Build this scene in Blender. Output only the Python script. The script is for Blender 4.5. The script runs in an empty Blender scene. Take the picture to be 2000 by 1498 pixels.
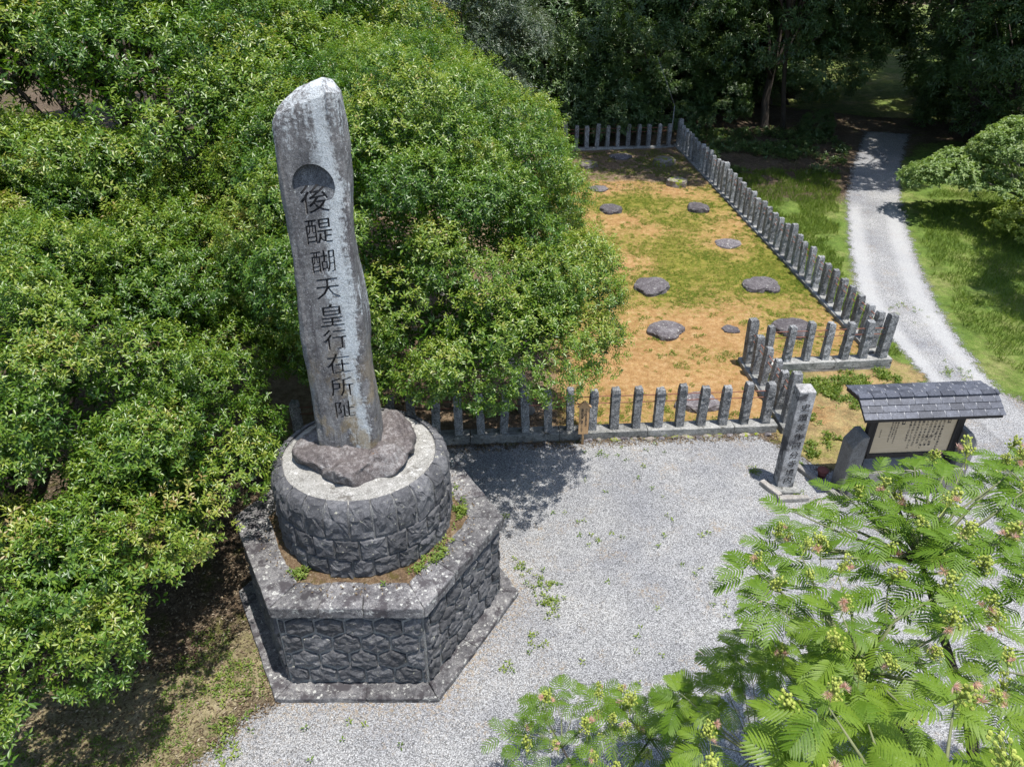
import bpy, bmesh, math, random
import numpy as np
from mathutils import Vector, Matrix, Euler, noise as mnoise

scn = bpy.context.scene
COL = scn.collection
R = math.radians
PI = math.pi

# ------------------------------------------------------------------ camera, sky, sun, exposure
cd = bpy.data.cameras.new("camera")
cam = bpy.data.objects.new("camera", cd)
COL.objects.link(cam)
cam.location = (0, 0, 8)
cam.rotation_euler = (R(90 - 31.41), R(0), R(0))
cd.sensor_width = 36
cd.lens = 25.96
cd.clip_start = 0.05
cd.clip_end = 600
scn.camera = cam

SUN_EL, SUN_AZ = 76.5, math.degrees(math.atan2(.73, -.68))     # azimuth from +Y towards +X
sd = Vector((math.sin(R(SUN_AZ)) * math.cos(R(SUN_EL)), math.cos(R(SUN_AZ)) * math.cos(R(SUN_EL)), math.sin(R(SUN_EL))))
w = bpy.data.worlds.new("World")
scn.world = w
w.use_nodes = True
wn = w.node_tree.nodes
sky = wn.new('ShaderNodeTexSky')
sky.sky_type = 'NISHITA'
sky.sun_disc = False
sky.sun_elevation = R(SUN_EL)
sky.sun_rotation = R(SUN_AZ)
w.node_tree.links.new(sky.outputs[0], wn['Background'].inputs[0])
wn['Background'].inputs[1].default_value = 0.15
sl = bpy.data.lights.new("sun", 'SUN')
sl.energy = 4.7
sl.angle = R(0.5)
sl.color = (1, .965, .91)
so = bpy.data.objects.new("sun", sl)
COL.objects.link(so)
so.rotation_euler = (-sd).to_track_quat('-Z', 'Y').to_euler()
so.location = sd * 60
scn.view_settings.view_transform = 'Standard'
scn.view_settings.look = 'None'
scn.view_settings.exposure = 0.66
scn.view_settings.gamma = 1
scn.view_settings.use_curve_mapping = False
scn.cycles.max_bounces = 8
scn.cycles.transparent_max_bounces = 16
scn.cycles.use_denoising = True

# ------------------------------------------------------------------ small helpers
rng = np.random.default_rng(11)
random.seed(5)


def hash2(ix, iy, s):
    n = (ix.astype(np.int64) * 374761393 + iy.astype(np.int64) * 668265263 + s * 982451653) & 0x7fffffff
    n = ((n ^ (n >> 13)) * 1274126177) & 0x7fffffff
    return ((n ^ (n >> 16)) & 0xffff) / 65535.0


def vnoise(x, y, s=0):
    x = np.asarray(x, float); y = np.asarray(y, float)
    ix = np.floor(x); iy = np.floor(y)
    fx = x - ix; fy = y - iy
    fx = fx * fx * (3 - 2 * fx); fy = fy * fy * (3 - 2 * fy)
    a = hash2(ix, iy, s); b = hash2(ix + 1, iy, s); c = hash2(ix, iy + 1, s); d = hash2(ix + 1, iy + 1, s)
    return (a * (1 - fx) + b * fx) * (1 - fy) + (c * (1 - fx) + d * fx) * fy


def fbm(x, y, s=0, o=4):
    r = 0; a = .5; t = 0
    for k in range(o):
        r = r + a * vnoise(np.asarray(x) * 2 ** k, np.asarray(y) * 2 ** k, s + 17 * k)
        t += a; a *= .5
    return r / t


def smooth(e0, e1, x):
    t = np.clip((x - e0) / (e1 - e0), 0, 1)
    return t * t * (3 - 2 * t)


def zt(x, y):
    """terrain outside the precinct fence"""
    y = np.asarray(y, float)
    t = np.clip(y - 12.5, 0, None)
    return np.where(t < 3, .042 * t * t / 6, .042 * (t - 1.5)) - .042 * np.clip(y - 62, 0, None)


def ze(x, y):
    return .06 + .041 * (np.asarray(y, float) - 11.3)


def new_mesh(name, V, F, M=None, smooth_=False):
    me = bpy.data.meshes.new(name)
    me.from_pydata([tuple(v) for v in V], [], F)
    if M is not None:
        me.materials.append(M)
    if smooth_:
        me.polygons.foreach_set('use_smooth', [True] * len(me.polygons))
    me.update()
    return me


def link(name, me, parent=None, **props):
    o = bpy.data.objects.new(name, me)
    COL.objects.link(o)
    if parent is not None:
        o.parent = parent
    for k, v in props.items():
        if v is not None:
            o[k] = v
    return o


def thing(name, label, cat, loc=(0, 0, 0), rz=0, group=None):
    o = bpy.data.objects.new(name, None)
    COL.objects.link(o)
    o.location = loc
    o.rotation_euler = (0, 0, rz)
    o.empty_display_size = .2
    o['label'] = label; o['category'] = cat
    if group:
        o['group'] = group
    return o


def copy_tree(o, parent=None):
    c = o.copy()
    COL.objects.link(c)
    c.parent = parent
    for ch in list(o.children):
        copy_tree(ch, c)
    return c


def bm_mesh(name, bm, M=None, sm=False):
    me = bpy.data.meshes.new(name)
    bm.normal_update()
    bm.to_mesh(me)
    bm.free()
    if M is not None:
        me.materials.append(M)
    if sm:
        me.polygons.foreach_set('use_smooth', [True] * len(me.polygons))
    return me


def box_mesh(name, sx, sy, sz, M, bev=.01, cz=None, cuts=0, rough=0, seed=0):
    """box centred in x,y standing on z=0 (or centred at cz)"""
    bm = bmesh.new()
    bmesh.ops.create_cube(bm, size=1)
    for v in bm.verts:
        v.co.x *= sx; v.co.y *= sy
        v.co.z = (v.co.z + .5) * sz if cz is None else v.co.z * sz + cz
    if bev:
        bmesh.ops.bevel(bm, geom=list(bm.edges), offset=bev, segments=1, affect='EDGES', profile=.5)
    if cuts:
        bmesh.ops.subdivide_edges(bm, edges=[e for e in bm.edges if e.calc_length() > max(sx, sy, sz) * .3], cuts=cuts, use_grid_fill=True)
    if rough:
        for v in bm.verts:
            p = v.co * 7 + Vector((seed * 3.1, seed * 1.7, 0))
            v.co += mnoise.noise_vector(p) * rough
    return bm_mesh(name, bm, M)


def tube(V, F, pts, rad, n=6):
    """append a tapered tube through pts"""
    b = len(V)
    pts = [Vector(p) for p in pts]
    for i, p in enumerate(pts):
        d = (pts[min(i + 1, len(pts) - 1)] - pts[max(i - 1, 0)])
        if d.length < 1e-6:
            d = Vector((0, 0, 1))
        d.normalize()
        a = d.orthogonal().normalized() if i == 0 else (a - d * a.dot(d)).normalized()
        c = d.cross(a)
        r = rad[i] if hasattr(rad, '__len__') else rad
        for k in range(n):
            t = 2 * PI * k / n
            V.append(p + a * (r * math.cos(t)) + c * (r * math.sin(t)))
    for i in range(len(pts) - 1):
        for k in range(n):
            F.append((b + i * n + k, b + i * n + (k + 1) % n, b + (i + 1) * n + (k + 1) % n, b + (i + 1) * n + k))
    F.append(tuple(b + k for k in reversed(range(n))))
    F.append(tuple(b + (len(pts) - 1) * n + k for k in range(n)))


# ------------------------------------------------------------------ materials
class NT:
    def __init__(s, name):
        s.m = bpy.data.materials.new(name)
        s.m.use_nodes = True
        s.t = s.m.node_tree
        s.b = s.t.nodes['Principled BSDF']
        s.out = s.t.nodes['Material Output']
        s.co = None

    def n(s, typ, **kw):
        x = s.t.nodes.new(typ)
        for k, v in kw.items():
            setattr(x, k, v)
        return x

    def l(s, a, b):
        s.t.links.new(a, b)

    def coord(s, scale=(1, 1, 1), loc=(0, 0, 0), world=False):
        if s.co is None:
            s.co = s.n('ShaderNodeTexCoord')
            s.geo = s.n('ShaderNodeNewGeometry')
        mp = s.n('ShaderNodeMapping')
        mp.inputs['Scale'].default_value = scale
        mp.inputs['Location'].default_value = loc
        s.l(s.geo.outputs['Position'] if world else s.co.outputs['Object'], mp.inputs[0])
        return mp.outputs[0]

    def noise(s, sc, det=4, rough=.55, vec=None, dist=0):
        x = s.n('ShaderNodeTexNoise')
        x.inputs['Scale'].default_value = sc
        x.inputs['Detail'].default_value = det
        x.inputs['Roughness'].default_value = rough
        x.inputs['Distortion'].default_value = dist
        s.l(vec if vec is not None else s.coord(), x.inputs['Vector'])
        return x.outputs['Fac']

    def vor(s, sc, vec=None, feat='F1', out='Distance', rnd=1):
        x = s.n('ShaderNodeTexVoronoi', feature=feat)
        x.inputs['Scale'].default_value = sc
        x.inputs['Randomness'].default_value = rnd
        s.l(vec if vec is not None else s.coord(), x.inputs['Vector'])
        return x.outputs[out]

    def ramp(s, fac, stops):
        x = s.n('ShaderNodeValToRGB')
        e = x.color_ramp.elements
        while len(e) < len(stops):
            e.new(.5)
        for i, (p, c) in enumerate(stops):
            e[i].position = p
            e[i].color = (c, c, c, 1) if not hasattr(c, '__len__') else (*c, 1)
        s.l(fac, x.inputs[0])
        return x.outputs[0]

    def mix(s, fac, a, b, mode='MIX'):
        x = s.n('ShaderNodeMix', data_type='RGBA', blend_type=mode)
        for k, v in ((0, fac), (6, a), (7, b)):
            sock = x.inputs[k]
            if isinstance(v, (int, float)):
                sock.default_value = v if k == 0 else (v, v, v, 1)
            elif isinstance(v, tuple):
                sock.default_value = (*v, 1)
            else:
                s.l(v, sock)
        return x.outputs[2]

    def math(s, op, a, b=0.0, clamp=False):
        x = s.n('ShaderNodeMath', operation=op, use_clamp=clamp)
        for sock, v in ((x.inputs[0], a), (x.inputs[1], b)):
            if isinstance(v, (int, float)):
                sock.default_value = v
            else:
                s.l(v, sock)
        return x.outputs[0]

    def attr(s, name, out='Fac'):
        x = s.n('ShaderNodeAttribute', attribute_name=name)
        return x.outputs[out]

    def objrand(s):
        return s.n('ShaderNodeObjectInfo').outputs['Random']

    def fin(s, col, rough=.85, bump=None, bs=.5, bd=.01, spec=.3):
        if isinstance(col, tuple):
            s.b.inputs['Base Color'].default_value = (*col, 1)
        else:
            s.l(col, s.b.inputs['Base Color'])
        if isinstance(rough, (int, float)):
            s.b.inputs['Roughness'].default_value = rough
        else:
            s.l(rough, s.b.inputs['Roughness'])
        s.b.inputs['Specular IOR Level'].default_value = spec
        if bump is not None:
            x = s.n('ShaderNodeBump')
            x.inputs['Strength'].default_value = bs
            x.inputs['Distance'].default_value = bd
            s.l(bump, x.inputs['Height'])
            s.l(x.outputs[0], s.b.inputs['Normal'])
        return s.m

    def alpha_edge(s, k=1.0, sc=3.0):
        """sheet whose border breaks up: attribute 'edge' (metres inside the border) against noise"""
        e = s.attr('edge')
        v0 = s.coord(world=True)
        nz = s.noise(sc, 6, .7, v0); fz = s.noise(38, 3, .7, v0)
        v = s.math('ADD', s.math('MULTIPLY', e, 1 / k), s.math('ADD', s.math('MULTIPLY', s.math('SUBTRACT', nz, .62), 1.5), s.math('MULTIPLY', s.math('SUBTRACT', fz, .55), 1.5)))
        s.l(s.math('MULTIPLY', v, 5.0, True), s.b.inputs['Alpha'])


def stone_mat(name, dark, mid, light, sc=3, lich=None, lich_amt=.62, moss=None, moss_amt=.66, bs=.7, bd=.012, rough=.9, fine=90, oscale=1.0, fa=.75):
    q = NT(name)
    v = q.coord((oscale,) * 3, world=True)
    a = q.noise(sc, 8, .62, v)
    f = q.noise(fine, 4, .7, v)
    m = q.noise(sc * 6, 6, .65, v)
    t = q.math('ADD', q.math('MULTIPLY', a, .5), q.math('MULTIPLY', m, .5))
    col = q.ramp(t, [(.34, dark), (.5, mid), (.66, light)])
    col = q.mix(fa, col, q.ramp(f, [(.37, .3), (.5, .95), (.63, 1.5)]), 'MULTIPLY')
    if lich:
        lm = q.noise(sc * 4.2, 6, .7, q.coord((1, 1, 1), (7, 3, 1), world=True))
        sp = q.vor(sc * 7, v)
        mk = q.math('MULTIPLY', q.ramp(lm, [(lich_amt, 0), (lich_amt + .05, 1)]), q.ramp(sp, [(.42, 1), (.55, 0)]))
        col = q.mix(mk, col, lich)
    if moss:
        mm = q.noise(sc * 1.7, 7, .7, q.coord((1, 1, 1), (3, 9, 4), world=True))
        col = q.mix(q.ramp(mm, [(moss_amt, 0), (moss_amt + .07, 1)]), col, moss)
    r = q.objrand()
    col = q.mix(.55, col, q.ramp(r, [(0, .5), (1, 1.45)]), 'MULTIPLY')
    h = q.math('ADD', q.math('MULTIPLY', m, .7), q.math('MULTIPLY', f, .4))
    return q.fin(col, rough, h, bs, bd)


def m_stele():
    q = NT('weathered_slab')
    v = q.coord()
    sx = q.n('ShaderNodeSeparateXYZ')
    q.l(v, sx.inputs[0])
    a = q.noise(3.2, 10, .72, q.coord((1, 1, .7)))
    st = q.noise(1, 8, .7, q.coord((6.5, 6.5, .55)))
    st2 = q.noise(1, 8, .72, q.coord((13, 13, 1.1), (3, 1, 2)))
    f = q.noise(85, 5, .8, v)
    sp = q.noise(22, 8, .75, v)
    t = q.math('ADD', q.math('MULTIPLY', a, .55), q.math('MULTIPLY', sp, .45))
    col = q.ramp(t, [(.36, (.058, .055, .057)), (.45, (.125, .12, .12)), (.53, (.205, .2, .198)), (.64, (.32, .315, .305))])
    # dark run-off stains
    col = q.mix(q.ramp(st, [(.52, 0), (.64, .8)]), col, (.066, .06, .064))
    # white lichen: a band down the right of the face, patches over the head
    band = q.math('SUBTRACT', 1.0, q.math('MULTIPLY', q.math('ABSOLUTE', q.math('SUBTRACT', q.math('ADD', sx.outputs[0], q.math('MULTIPLY', q.math('SUBTRACT', q.noise(1.3, 4, .6, q.coord((1, 1, 1), (1, 1, 4))), .5), .42)), .165)), 4.6), True)
    head = q.math('MULTIPLY', q.math('SUBTRACT', sx.outputs[2], 5.75), .62, True)
    wz = q.math('MAXIMUM', band, head)
    wl = q.math('ADD', q.math('MULTIPLY', wz, .30), q.math('ADD', q.math('MULTIPLY', st2, .42), q.math('MULTIPLY', sp, .52)))
    col = q.mix(q.ramp(wl, [(.60, 0), (.665, .8), (.75, .97)]), col, (.52, .55, .56))
    # soot-dark stain running down from the crest hollow, and along the right arris
    dx = q.math('ABSOLUTE', q.math('ADD', sx.outputs[0], q.math('MULTIPLY', q.math('SUBTRACT', st2, .5), .16)))
    dzc = q.math('MULTIPLY', q.math('SUBTRACT', 6.02, sx.outputs[2]), 1.0)
    fan = q.math('MULTIPLY', q.math('SUBTRACT', 1.0, q.math('MULTIPLY', dx, 5.5), True), q.math('MULTIPLY', q.math('SUBTRACT', 1.0, q.math('MULTIPLY', q.math('ABSOLUTE', q.math('SUBTRACT', dzc, .12)), 1.9), True), 1.5), True)
    col = q.mix(q.math('MULTIPLY', fan, .9, True), col, (.06, .062, .068))
    # small crusts everywhere
    col = q.mix(q.ramp(q.noise(38, 6, .75, q.coord((1, 1, 1), (5, 5, 5))), [(.57, 0), (.63, .7)]), col, (.42, .42, .42))
    och = q.math('MULTIPLY', q.ramp(q.noise(3.1, 7, .65, q.coord((1.3, 1, .8), (2, 7, 3))), [(.48, 0), (.6, .7)]),
                 q.math('SUBTRACT', 1.0, q.math('MULTIPLY', q.math('SUBTRACT', sx.outputs[2], 3.2), .8), True))
    col = q.mix(och, col, (.28, .21, .11))
    col = q.mix(.6, col, q.ramp(f, [(.36, .25), (.5, .95), (.64, 1.55)]), 'MULTIPLY')
    h = q.math('ADD', q.math('MULTIPLY', sp, .8), q.math('MULTIPLY', f, .5))
    return q.fin(col, .92, h, 1, .02)


def gravel_mat(name, lo, hi, road=False):
    q = NT(name)
    v = q.coord(world=True)
    c1 = q.n('ShaderNodeTexVoronoi'); c1.inputs['Scale'].default_value = 72; q.l(v, c1.inputs['Vector'])
    c2 = q.n('ShaderNodeTexVoronoi'); c2.inputs['Scale'].default_value = 150; q.l(v, c2.inputs['Vector'])
    s1 = q.n('ShaderNodeSeparateColor'); q.l(c1.outputs['Color'], s1.inputs[0])
    s2 = q.n('ShaderNodeSeparateColor'); q.l(c2.outputs['Color'], s2.inputs[0])
    t = q.math('ADD', q.math('MULTIPLY', s1.outputs[0], .55), q.math('MULTIPLY', s2.outputs[0], .45))
    col = q.ramp(t, [(.08, lo), (.45, tuple((a + b) / 2 for a, b in zip(lo, hi))), (.78, hi), (.98, (.62, .62, .62))])
    gap = q.ramp(c1.outputs['Distance'], [(.45, 1), (.75, .3)])
    col = q.mix(.85, col, gap, 'MULTIPLY')
    big = q.noise(.8, 5, .6, v)
    col = q.mix(.8, col, q.ramp(big, [(.33, (.72, .73, .76)), (.67, (1.12, 1.11, 1.07))]), 'MULTIPLY')
    # leaf dust / soil showing through
    du = q.noise(1.7, 7, .7, q.coord((1, 1, 1), (4, 4, 0), world=True))
    dp = q.noise(28, 4, .7, v)
    dm = q.math('MULTIPLY', q.ramp(du, [(.52, 0), (.68, .8)]), q.ramp(dp, [(.5, 0), (.6, 1)]))
    dm = q.math('MAXIMUM', dm, q.math('MULTIPLY', q.ramp(dp, [(.5, 0), (.58, .85)]), q.attr('dirt')))
    col = q.mix(dm, col, (.27, .2, .12))
    if road:
        ac = q.attr('track')
        wob = q.noise(2.3, 6, .7, v)
        tk = q.ramp(q.math('ADD', ac, q.math('ADD', q.math('MULTIPLY', q.math('SUBTRACT', wob, .5), .7), q.math('MULTIPLY', q.math('SUBTRACT', q.noise(40, 3, .7, v), .5), .8))), [(.25, 0), (.85, 1)])
        fine = q.noise(60, 3, .6, v)
        col = q.mix(q.math('MULTIPLY', tk, .55), col, q.ramp(fine, [(.3, (.36, .36, .36)), (.7, (.5, .5, .49))]))
    h = q.math('SUBTRACT', 1.0, c1.outputs['Distance'])
    h = q.math('ADD', h, q.math('MULTIPLY', s1.outputs[1], .6))
    q.alpha_edge(.45, 4)
    return q.fin(col, .95, h, .8, .012, .15)


def leaf_mat(name, stops, rough=.38, trans=.28, spec=.5):
    q = NT(name)
    col = q.ramp(q.attr('tint'), stops)
    q.fin(col, rough, spec=spec)
    tr = q.n('ShaderNodeBsdfTranslucent')
    q.l(q.mix(1.0, col, (1.5, 1.6, .7), 'MULTIPLY'), tr.inputs[0])
    mx = q.n('ShaderNodeMixShader')
    mx.inputs[0].default_value = trans
    q.l(q.b.outputs[0], mx.inputs[1]); q.l(tr.outputs[0], mx.inputs[2])
    q.l(mx.outputs[0], q.out.inputs[0])
    return q.m


def simple_mat(name, c1, c2, sc=12, rough=.8, bs=.4, bd=.005, stretch=(1, 1, 1), spec=.3, world=False):
    q = NT(name)
    v = q.coord(stretch, world=world)
    a = q.noise(sc, 6, .65, v)
    f = q.noise(sc * 6, 4, .7, v)
    col = q.ramp(q.math('ADD', q.math('MULTIPLY', a, .65), q.math('MULTIPLY', f, .35)), [(.35, c1), (.65, c2)])
    return q.fin(col, rough, q.math('ADD', a, f), bs, bd, spec)


M = {}
M['stele'] = m_stele()
M['ink2'] = stone_mat('crest_hollow', (.05, .053, .058), (.09, .094, .1), (.2, .205, .21), 5, (.4, .42, .42), .6, bs=.8)
M['ink'] = simple_mat('carved_groove', (.022, .02, .02), (.075, .068, .065), 22, .95)
M['rock'] = stone_mat('foot_rock', (.06, .05, .048), (.15, .13, .125), (.36, .345, .335), 3.4, None, .5, (.2, .11, .05), .63, bs=1, bd=.03)
M['andesite'] = stone_mat('dark_andesite', (.045, .045, .05), (.085, .085, .09), (.16, .158, .16), 4.5, (.36, .35, .27), .6, bs=.8, bd=.02, fa=.4)
M['joint'] = stone_mat('mortar_joint', (.12, .12, .12), (.19, .19, .185), (.28, .28, .27), 5)
M['djoint'] = stone_mat('drum_joint', (.08, .08, .08), (.125, .125, .125), (.19, .19, .185), 6)
M['cap'] = stone_mat('cap_concrete', (.13, .125, .112), (.235, .228, .21), (.33, .322, .305), 3.2, (.4, .39, .37), .56, (.1, .092, .08), .56, bs=.9, bd=.02)
M['cornice'] = stone_mat('cornice_stone', (.06, .058, .062), (.15, .145, .148), (.30, .29, .28), 3.2, (.45, .45, .42), .54, (.062, .056, .06), .52, bs=1, bd=.03)
M['granite'] = stone_mat('granite', (.08, .083, .085), (.235, .24, .245), (.44, .445, .445), 6, (.5, .51, .5), .56, (.05, .05, .05), .6, bs=1, bd=.05, fine=48)
M['beam'] = stone_mat('beam_granite', (.09, .092, .085), (.22, .22, .21), (.36, .355, .34), 3, (.47, .46, .4), .62, (.06, .058, .05), .58, bs=.6)
M['concrete'] = stone_mat('kerb_concrete', (.16, .145, .13), (.25, .235, .215), (.33, .315, .3), 1.6, None, bs=.3, bd=.006)
M['pillar'] = stone_mat('pillar_granite', (.075, .072, .07), (.24, .235, .23), (.42, .415, .41), 1.7, (.5, .5, .49), .6, (.055, .053, .055), .53, bs=.5, bd=.008, oscale=1)
M['boulder'] = stone_mat('foundation_boulder', (.055, .048, .052), (.105, .094, .10), (.2, .19, .192), 3.5, (.42, .42, .38), .58, bs=.8, bd=.02)
M['mossrock'] = stone_mat('mossy_boulder', (.1, .085, .075), (.2, .175, .155), (.34, .31, .29), 3.5, (.42, .42, .38), .62, (.17, .2, .015), .5, bs=.8, bd=.02)
M['tile'] = stone_mat('slate_tile', (.045, .048, .06), (.07, .075, .092), (.11, .117, .14), 4, None, bs=.25, bd=.004, rough=.42)
M['mortarw'] = simple_mat('tile_bedding', (.38, .38, .38), (.5, .5, .5), 20)
M['darkwood'] = simple_mat('dark_stained_wood', (.014, .012, .011), (.035, .03, .028), 8, .55, .4, .004, (1, 1, .15))
M['panel'] = simple_mat('cream_board', (.50, .385, .245), (.58, .46, .31), 3, .5, .05, .001, (.6, 1, 8))
M['cedar'] = simple_mat('cedar_wood', (.42, .25, .12), (.56, .36, .19), 6, .6, .2, .002, (6, 6, .5))
M['rust'] = simple_mat('rusty_iron', (.13, .05, .035), (.26, .11, .075), 30, .8)
M['wire'] = simple_mat('grey_wire', (.2, .2, .2), (.3, .3, .3), 10, .5)
M['bark'] = simple_mat('bark', (.03, .024, .019), (.085, .07, .058), 9, .95, 1, .03, (1, 1, .25))
M['palebark'] = simple_mat('pale_bark', (.14, .13, .115), (.27, .255, .23), 10, .9, .6, .01, (1, 1, .3))
M['twig'] = simple_mat('green_twig', (.10, .12, .05), (.19, .2, .1), 14, .8)
M['brick'] = simple_mat('red_pot', (.12, .035, .03), (.2, .07, .06), 20, .8)
M['gravel'] = gravel_mat('white_gravel', (.15, .151, .156), (.43, .43, .435))
M['road'] = gravel_mat('road_gravel', (.17, .17, .175), (.45, .45, .455), True)
G = lambda *s: list(s)
M['leafA'] = leaf_mat('glossy_leaf', [(0, (.018, .052, .007)), (.25, (.05, .12, .012)), (.55, (.12, .2, .02)), (.8, (.21, .26, .035)), (.95, (.29, .30, .065)), (1, (.24, .18, .06))], .36, .3, .5)
M['leafD'] = leaf_mat('forest_leaf', [(0, (.03, .065, .022)), (.5, (.075, .13, .04)), (.85, (.125, .185, .06)), (1, (.19, .22, .08))], .36, .3, .5)
M['leafG'] = leaf_mat('grey_green_leaf', [(0, (.05, .075, .045)), (.5, (.09, .125, .075)), (1, (.17, .2, .13))], .4, .2)
M['leafM'] = leaf_mat('maple_leaf', [(0, (.09, .15, .04)), (.5, (.17, .25, .07)), (1, (.27, .33, .13))], .5, .35)
M['leafY'] = leaf_mat('yellow_green_leaf', [(0, (.12, .17, .02)), (.5, (.2, .26, .035)), (1, (.3, .34, .06))], .5, .35)
M['leafB'] = leaf_mat('bamboo_leaf', [(0, (.035, .09, .02)), (.5, (.07, .16, .03)), (1, (.15, .26, .06))], .45, .3)
M['frond'] = leaf_mat('silk_tree_leaf', [(0, (.05, .105, .006)), (.5, (.10, .18, .012)), (1, (.18, .26, .028))], .5, .36, .35)
M['bud'] = simple_mat('yellow_green_bud', (.22, .27, .035), (.36, .39, .09), 40, .7)
M['pink'] = leaf_mat('pink_stamen', [(0, (.62, .52, .42)), (.5, (.62, .42, .37)), (1, (.62, .3, .31))], .8, .3, .1)
M['weed'] = leaf_mat('weed_leaf', [(0, (.05, .095, .01)), (.5, (.10, .165, .018)), (1, (.19, .24, .035))], .6, .3)
M['mossg'] = leaf_mat('moss_sprig', [(0, (.05, .095, .012)), (.45, (.11, .165, .02)), (.8, (.18, .205, .035)), (1, (.28, .22, .08))], .7, .25, .1)
M['grass'] = leaf_mat('grass_blade', [(0, (.075, .135, .018)), (.5, (.16, .23, .035)), (1, (.30, .31, .08))], .6, .3, .2)
M['litter'] = leaf_mat('fallen_leaf', [(0, (.05, .032, .018)), (.4, (.12, .085, .05)), (.75, (.24, .19, .13)), (1, (.38, .33, .25))], .7, .1, .2)


def m_ground():
    q = NT('forest_soil')
    v = q.coord(world=True)
    a = q.noise(.9, 7, .65, v); b = q.noise(11, 6, .7, v); f = q.noise(48, 4, .7, v)
    col = q.ramp(q.math('ADD', q.math('MULTIPLY', a, .35), q.math('MULTIPLY', b, .65)), [(.33, (.04, .027, .019)), (.5, (.095, .07, .048)), (.62, (.17, .13, .09)), (.75, (.26, .21, .15))])
    mm = q.noise(1.6, 6, .7, q.coord((1, 1, 1), (8, 1, 0), world=True))
    col = q.mix(q.ramp(mm, [(.55, 0), (.66, .75)]), col, (.085, .095, .018))
    col = q.mix(.6, col, q.ramp(f, [(.36, .4), (.5, 1), (.64, 1.6)]), 'MULTIPLY')
    return q.fin(col, .95, q.math('ADD', b, f), .9, .03, .1)


def m_lawn():
    q = NT('moss_lawn')
    v = q.coord(world=True)
    b = q.noise(7, 6, .7, v); f = q.noise(42, 4, .75, v); c = q.noise(1.4, 5, .6, v)
    soil = q.ramp(b, [(.3, (.215, .115, .045)), (.5, (.31, .185, .08)), (.7, (.39, .265, .135))])
    gr = q.ramp(b, [(.3, (.085, .10, .016)), (.5, (.145, .15, .025)), (.72, (.25, .195, .05))])
    g = q.attr('green')
    mid = q.noise(13, 6, .75, q.coord((1, 1, 1), (6, 2, 0), world=True))
    gm = q.ramp(q.math('ADD', q.math('ADD', g, q.math('MULTIPLY', q.math('SUBTRACT', f, .5), 1.2)), q.math('MULTIPLY', q.math('SUBTRACT', mid, .5), 2.6)), [(.2, 0), (.8, 1)])
    col = q.mix(gm, soil, gr)
    lit = q.attr('litter')
    lm = q.ramp(q.math('ADD', lit, q.math('MULTIPLY', q.math('SUBTRACT', f, .5), .8)), [(.4, 0), (.6, .9)])
    col = q.mix(lm, col, q.ramp(b, [(.3, (.09, .06, .04)), (.7, (.24, .18, .13))]))
    col = q.mix(.6, col, q.ramp(f, [(.34, .45), (.5, 1), (.66, 1.45)]), 'MULTIPLY')
    col = q.mix(.4, col, q.ramp(c, [(.3, .8), (.7, 1.2)]), 'MULTIPLY')
    return q.fin(col, .95, q.math('ADD', b, q.math('MULTIPLY', f, .8)), 1, .03, .1)


def m_grass(name, c0, c1, c2, k=.5):
    q = NT(name)
    v = q.coord(world=True)
    a = q.noise(.7, 6, .6, v); b = q.noise(9, 6, .7, v); f = q.noise(55, 4, .75, v)
    col = q.ramp(q.math('ADD', q.math('MULTIPLY', a, .6), q.math('MULTIPLY', b, .4)), [(.36, c0), (.5, c1), (.66, c2)])
    col = q.mix(.7, col, q.ramp(f, [(.34, .35), (.5, 1), (.66, 1.6)]), 'MULTIPLY')
    col = q.mix(.7, col, q.ramp(q.noise(3.3, 7, .75, v), [(.36, .5), (.5, 1), (.64, 1.4)]), 'MULTIPLY')
    q.alpha_edge(k, 3.5)
    return q.fin(col, .95, q.math('ADD', b, f), 1, .03, .1)


M['ground'] = m_ground()
M['lawn'] = m_lawn()
M['verge'] = m_grass('verge_turf', (.065, .115, .022), (.115, .165, .035), (.22, .22, .085), 1.3)
M['bank'] = m_grass('dry_litter_turf', (.12, .125, .04), (.25, .21, .12), (.38, .33, .23), .8)
M['meadow'] = m_grass('meadow_turf', (.075, .13, .025), (.15, .19, .05), (.33, .29, .16), .6)
M['soilpatch'] = m_grass('sandy_soil', (.27, .16, .07), (.28, .21, .10), (.17, .185, .045), .35)


# ------------------------------------------------------------------ sheets of ground
def poly_dist(px, py, poly):
    """signed distance: positive inside"""
    P = np.asarray(poly, float)
    A = P; B = np.roll(P, -1, 0)
    d = np.full(px.shape, 1e9)
    ins = np.zeros(px.shape, bool)
    for (ax, ay), (bx, by) in zip(A, B):
        ex, ey = bx - ax, by - ay
        t = np.clip(((px - ax) * ex + (py - ay) * ey) / (ex * ex + ey * ey + 1e-12), 0, 1)
        d = np.minimum(d, np.hypot(px - ax - t * ex, py - ay - t * ey))
        cond = ((ay > py) != (by > py))
        xi = ax + (py - ay) * (bx - ax) / (by - ay + 1e-12)
        ins ^= cond & (px < xi)
    return np.where(ins, d, -d)


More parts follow.
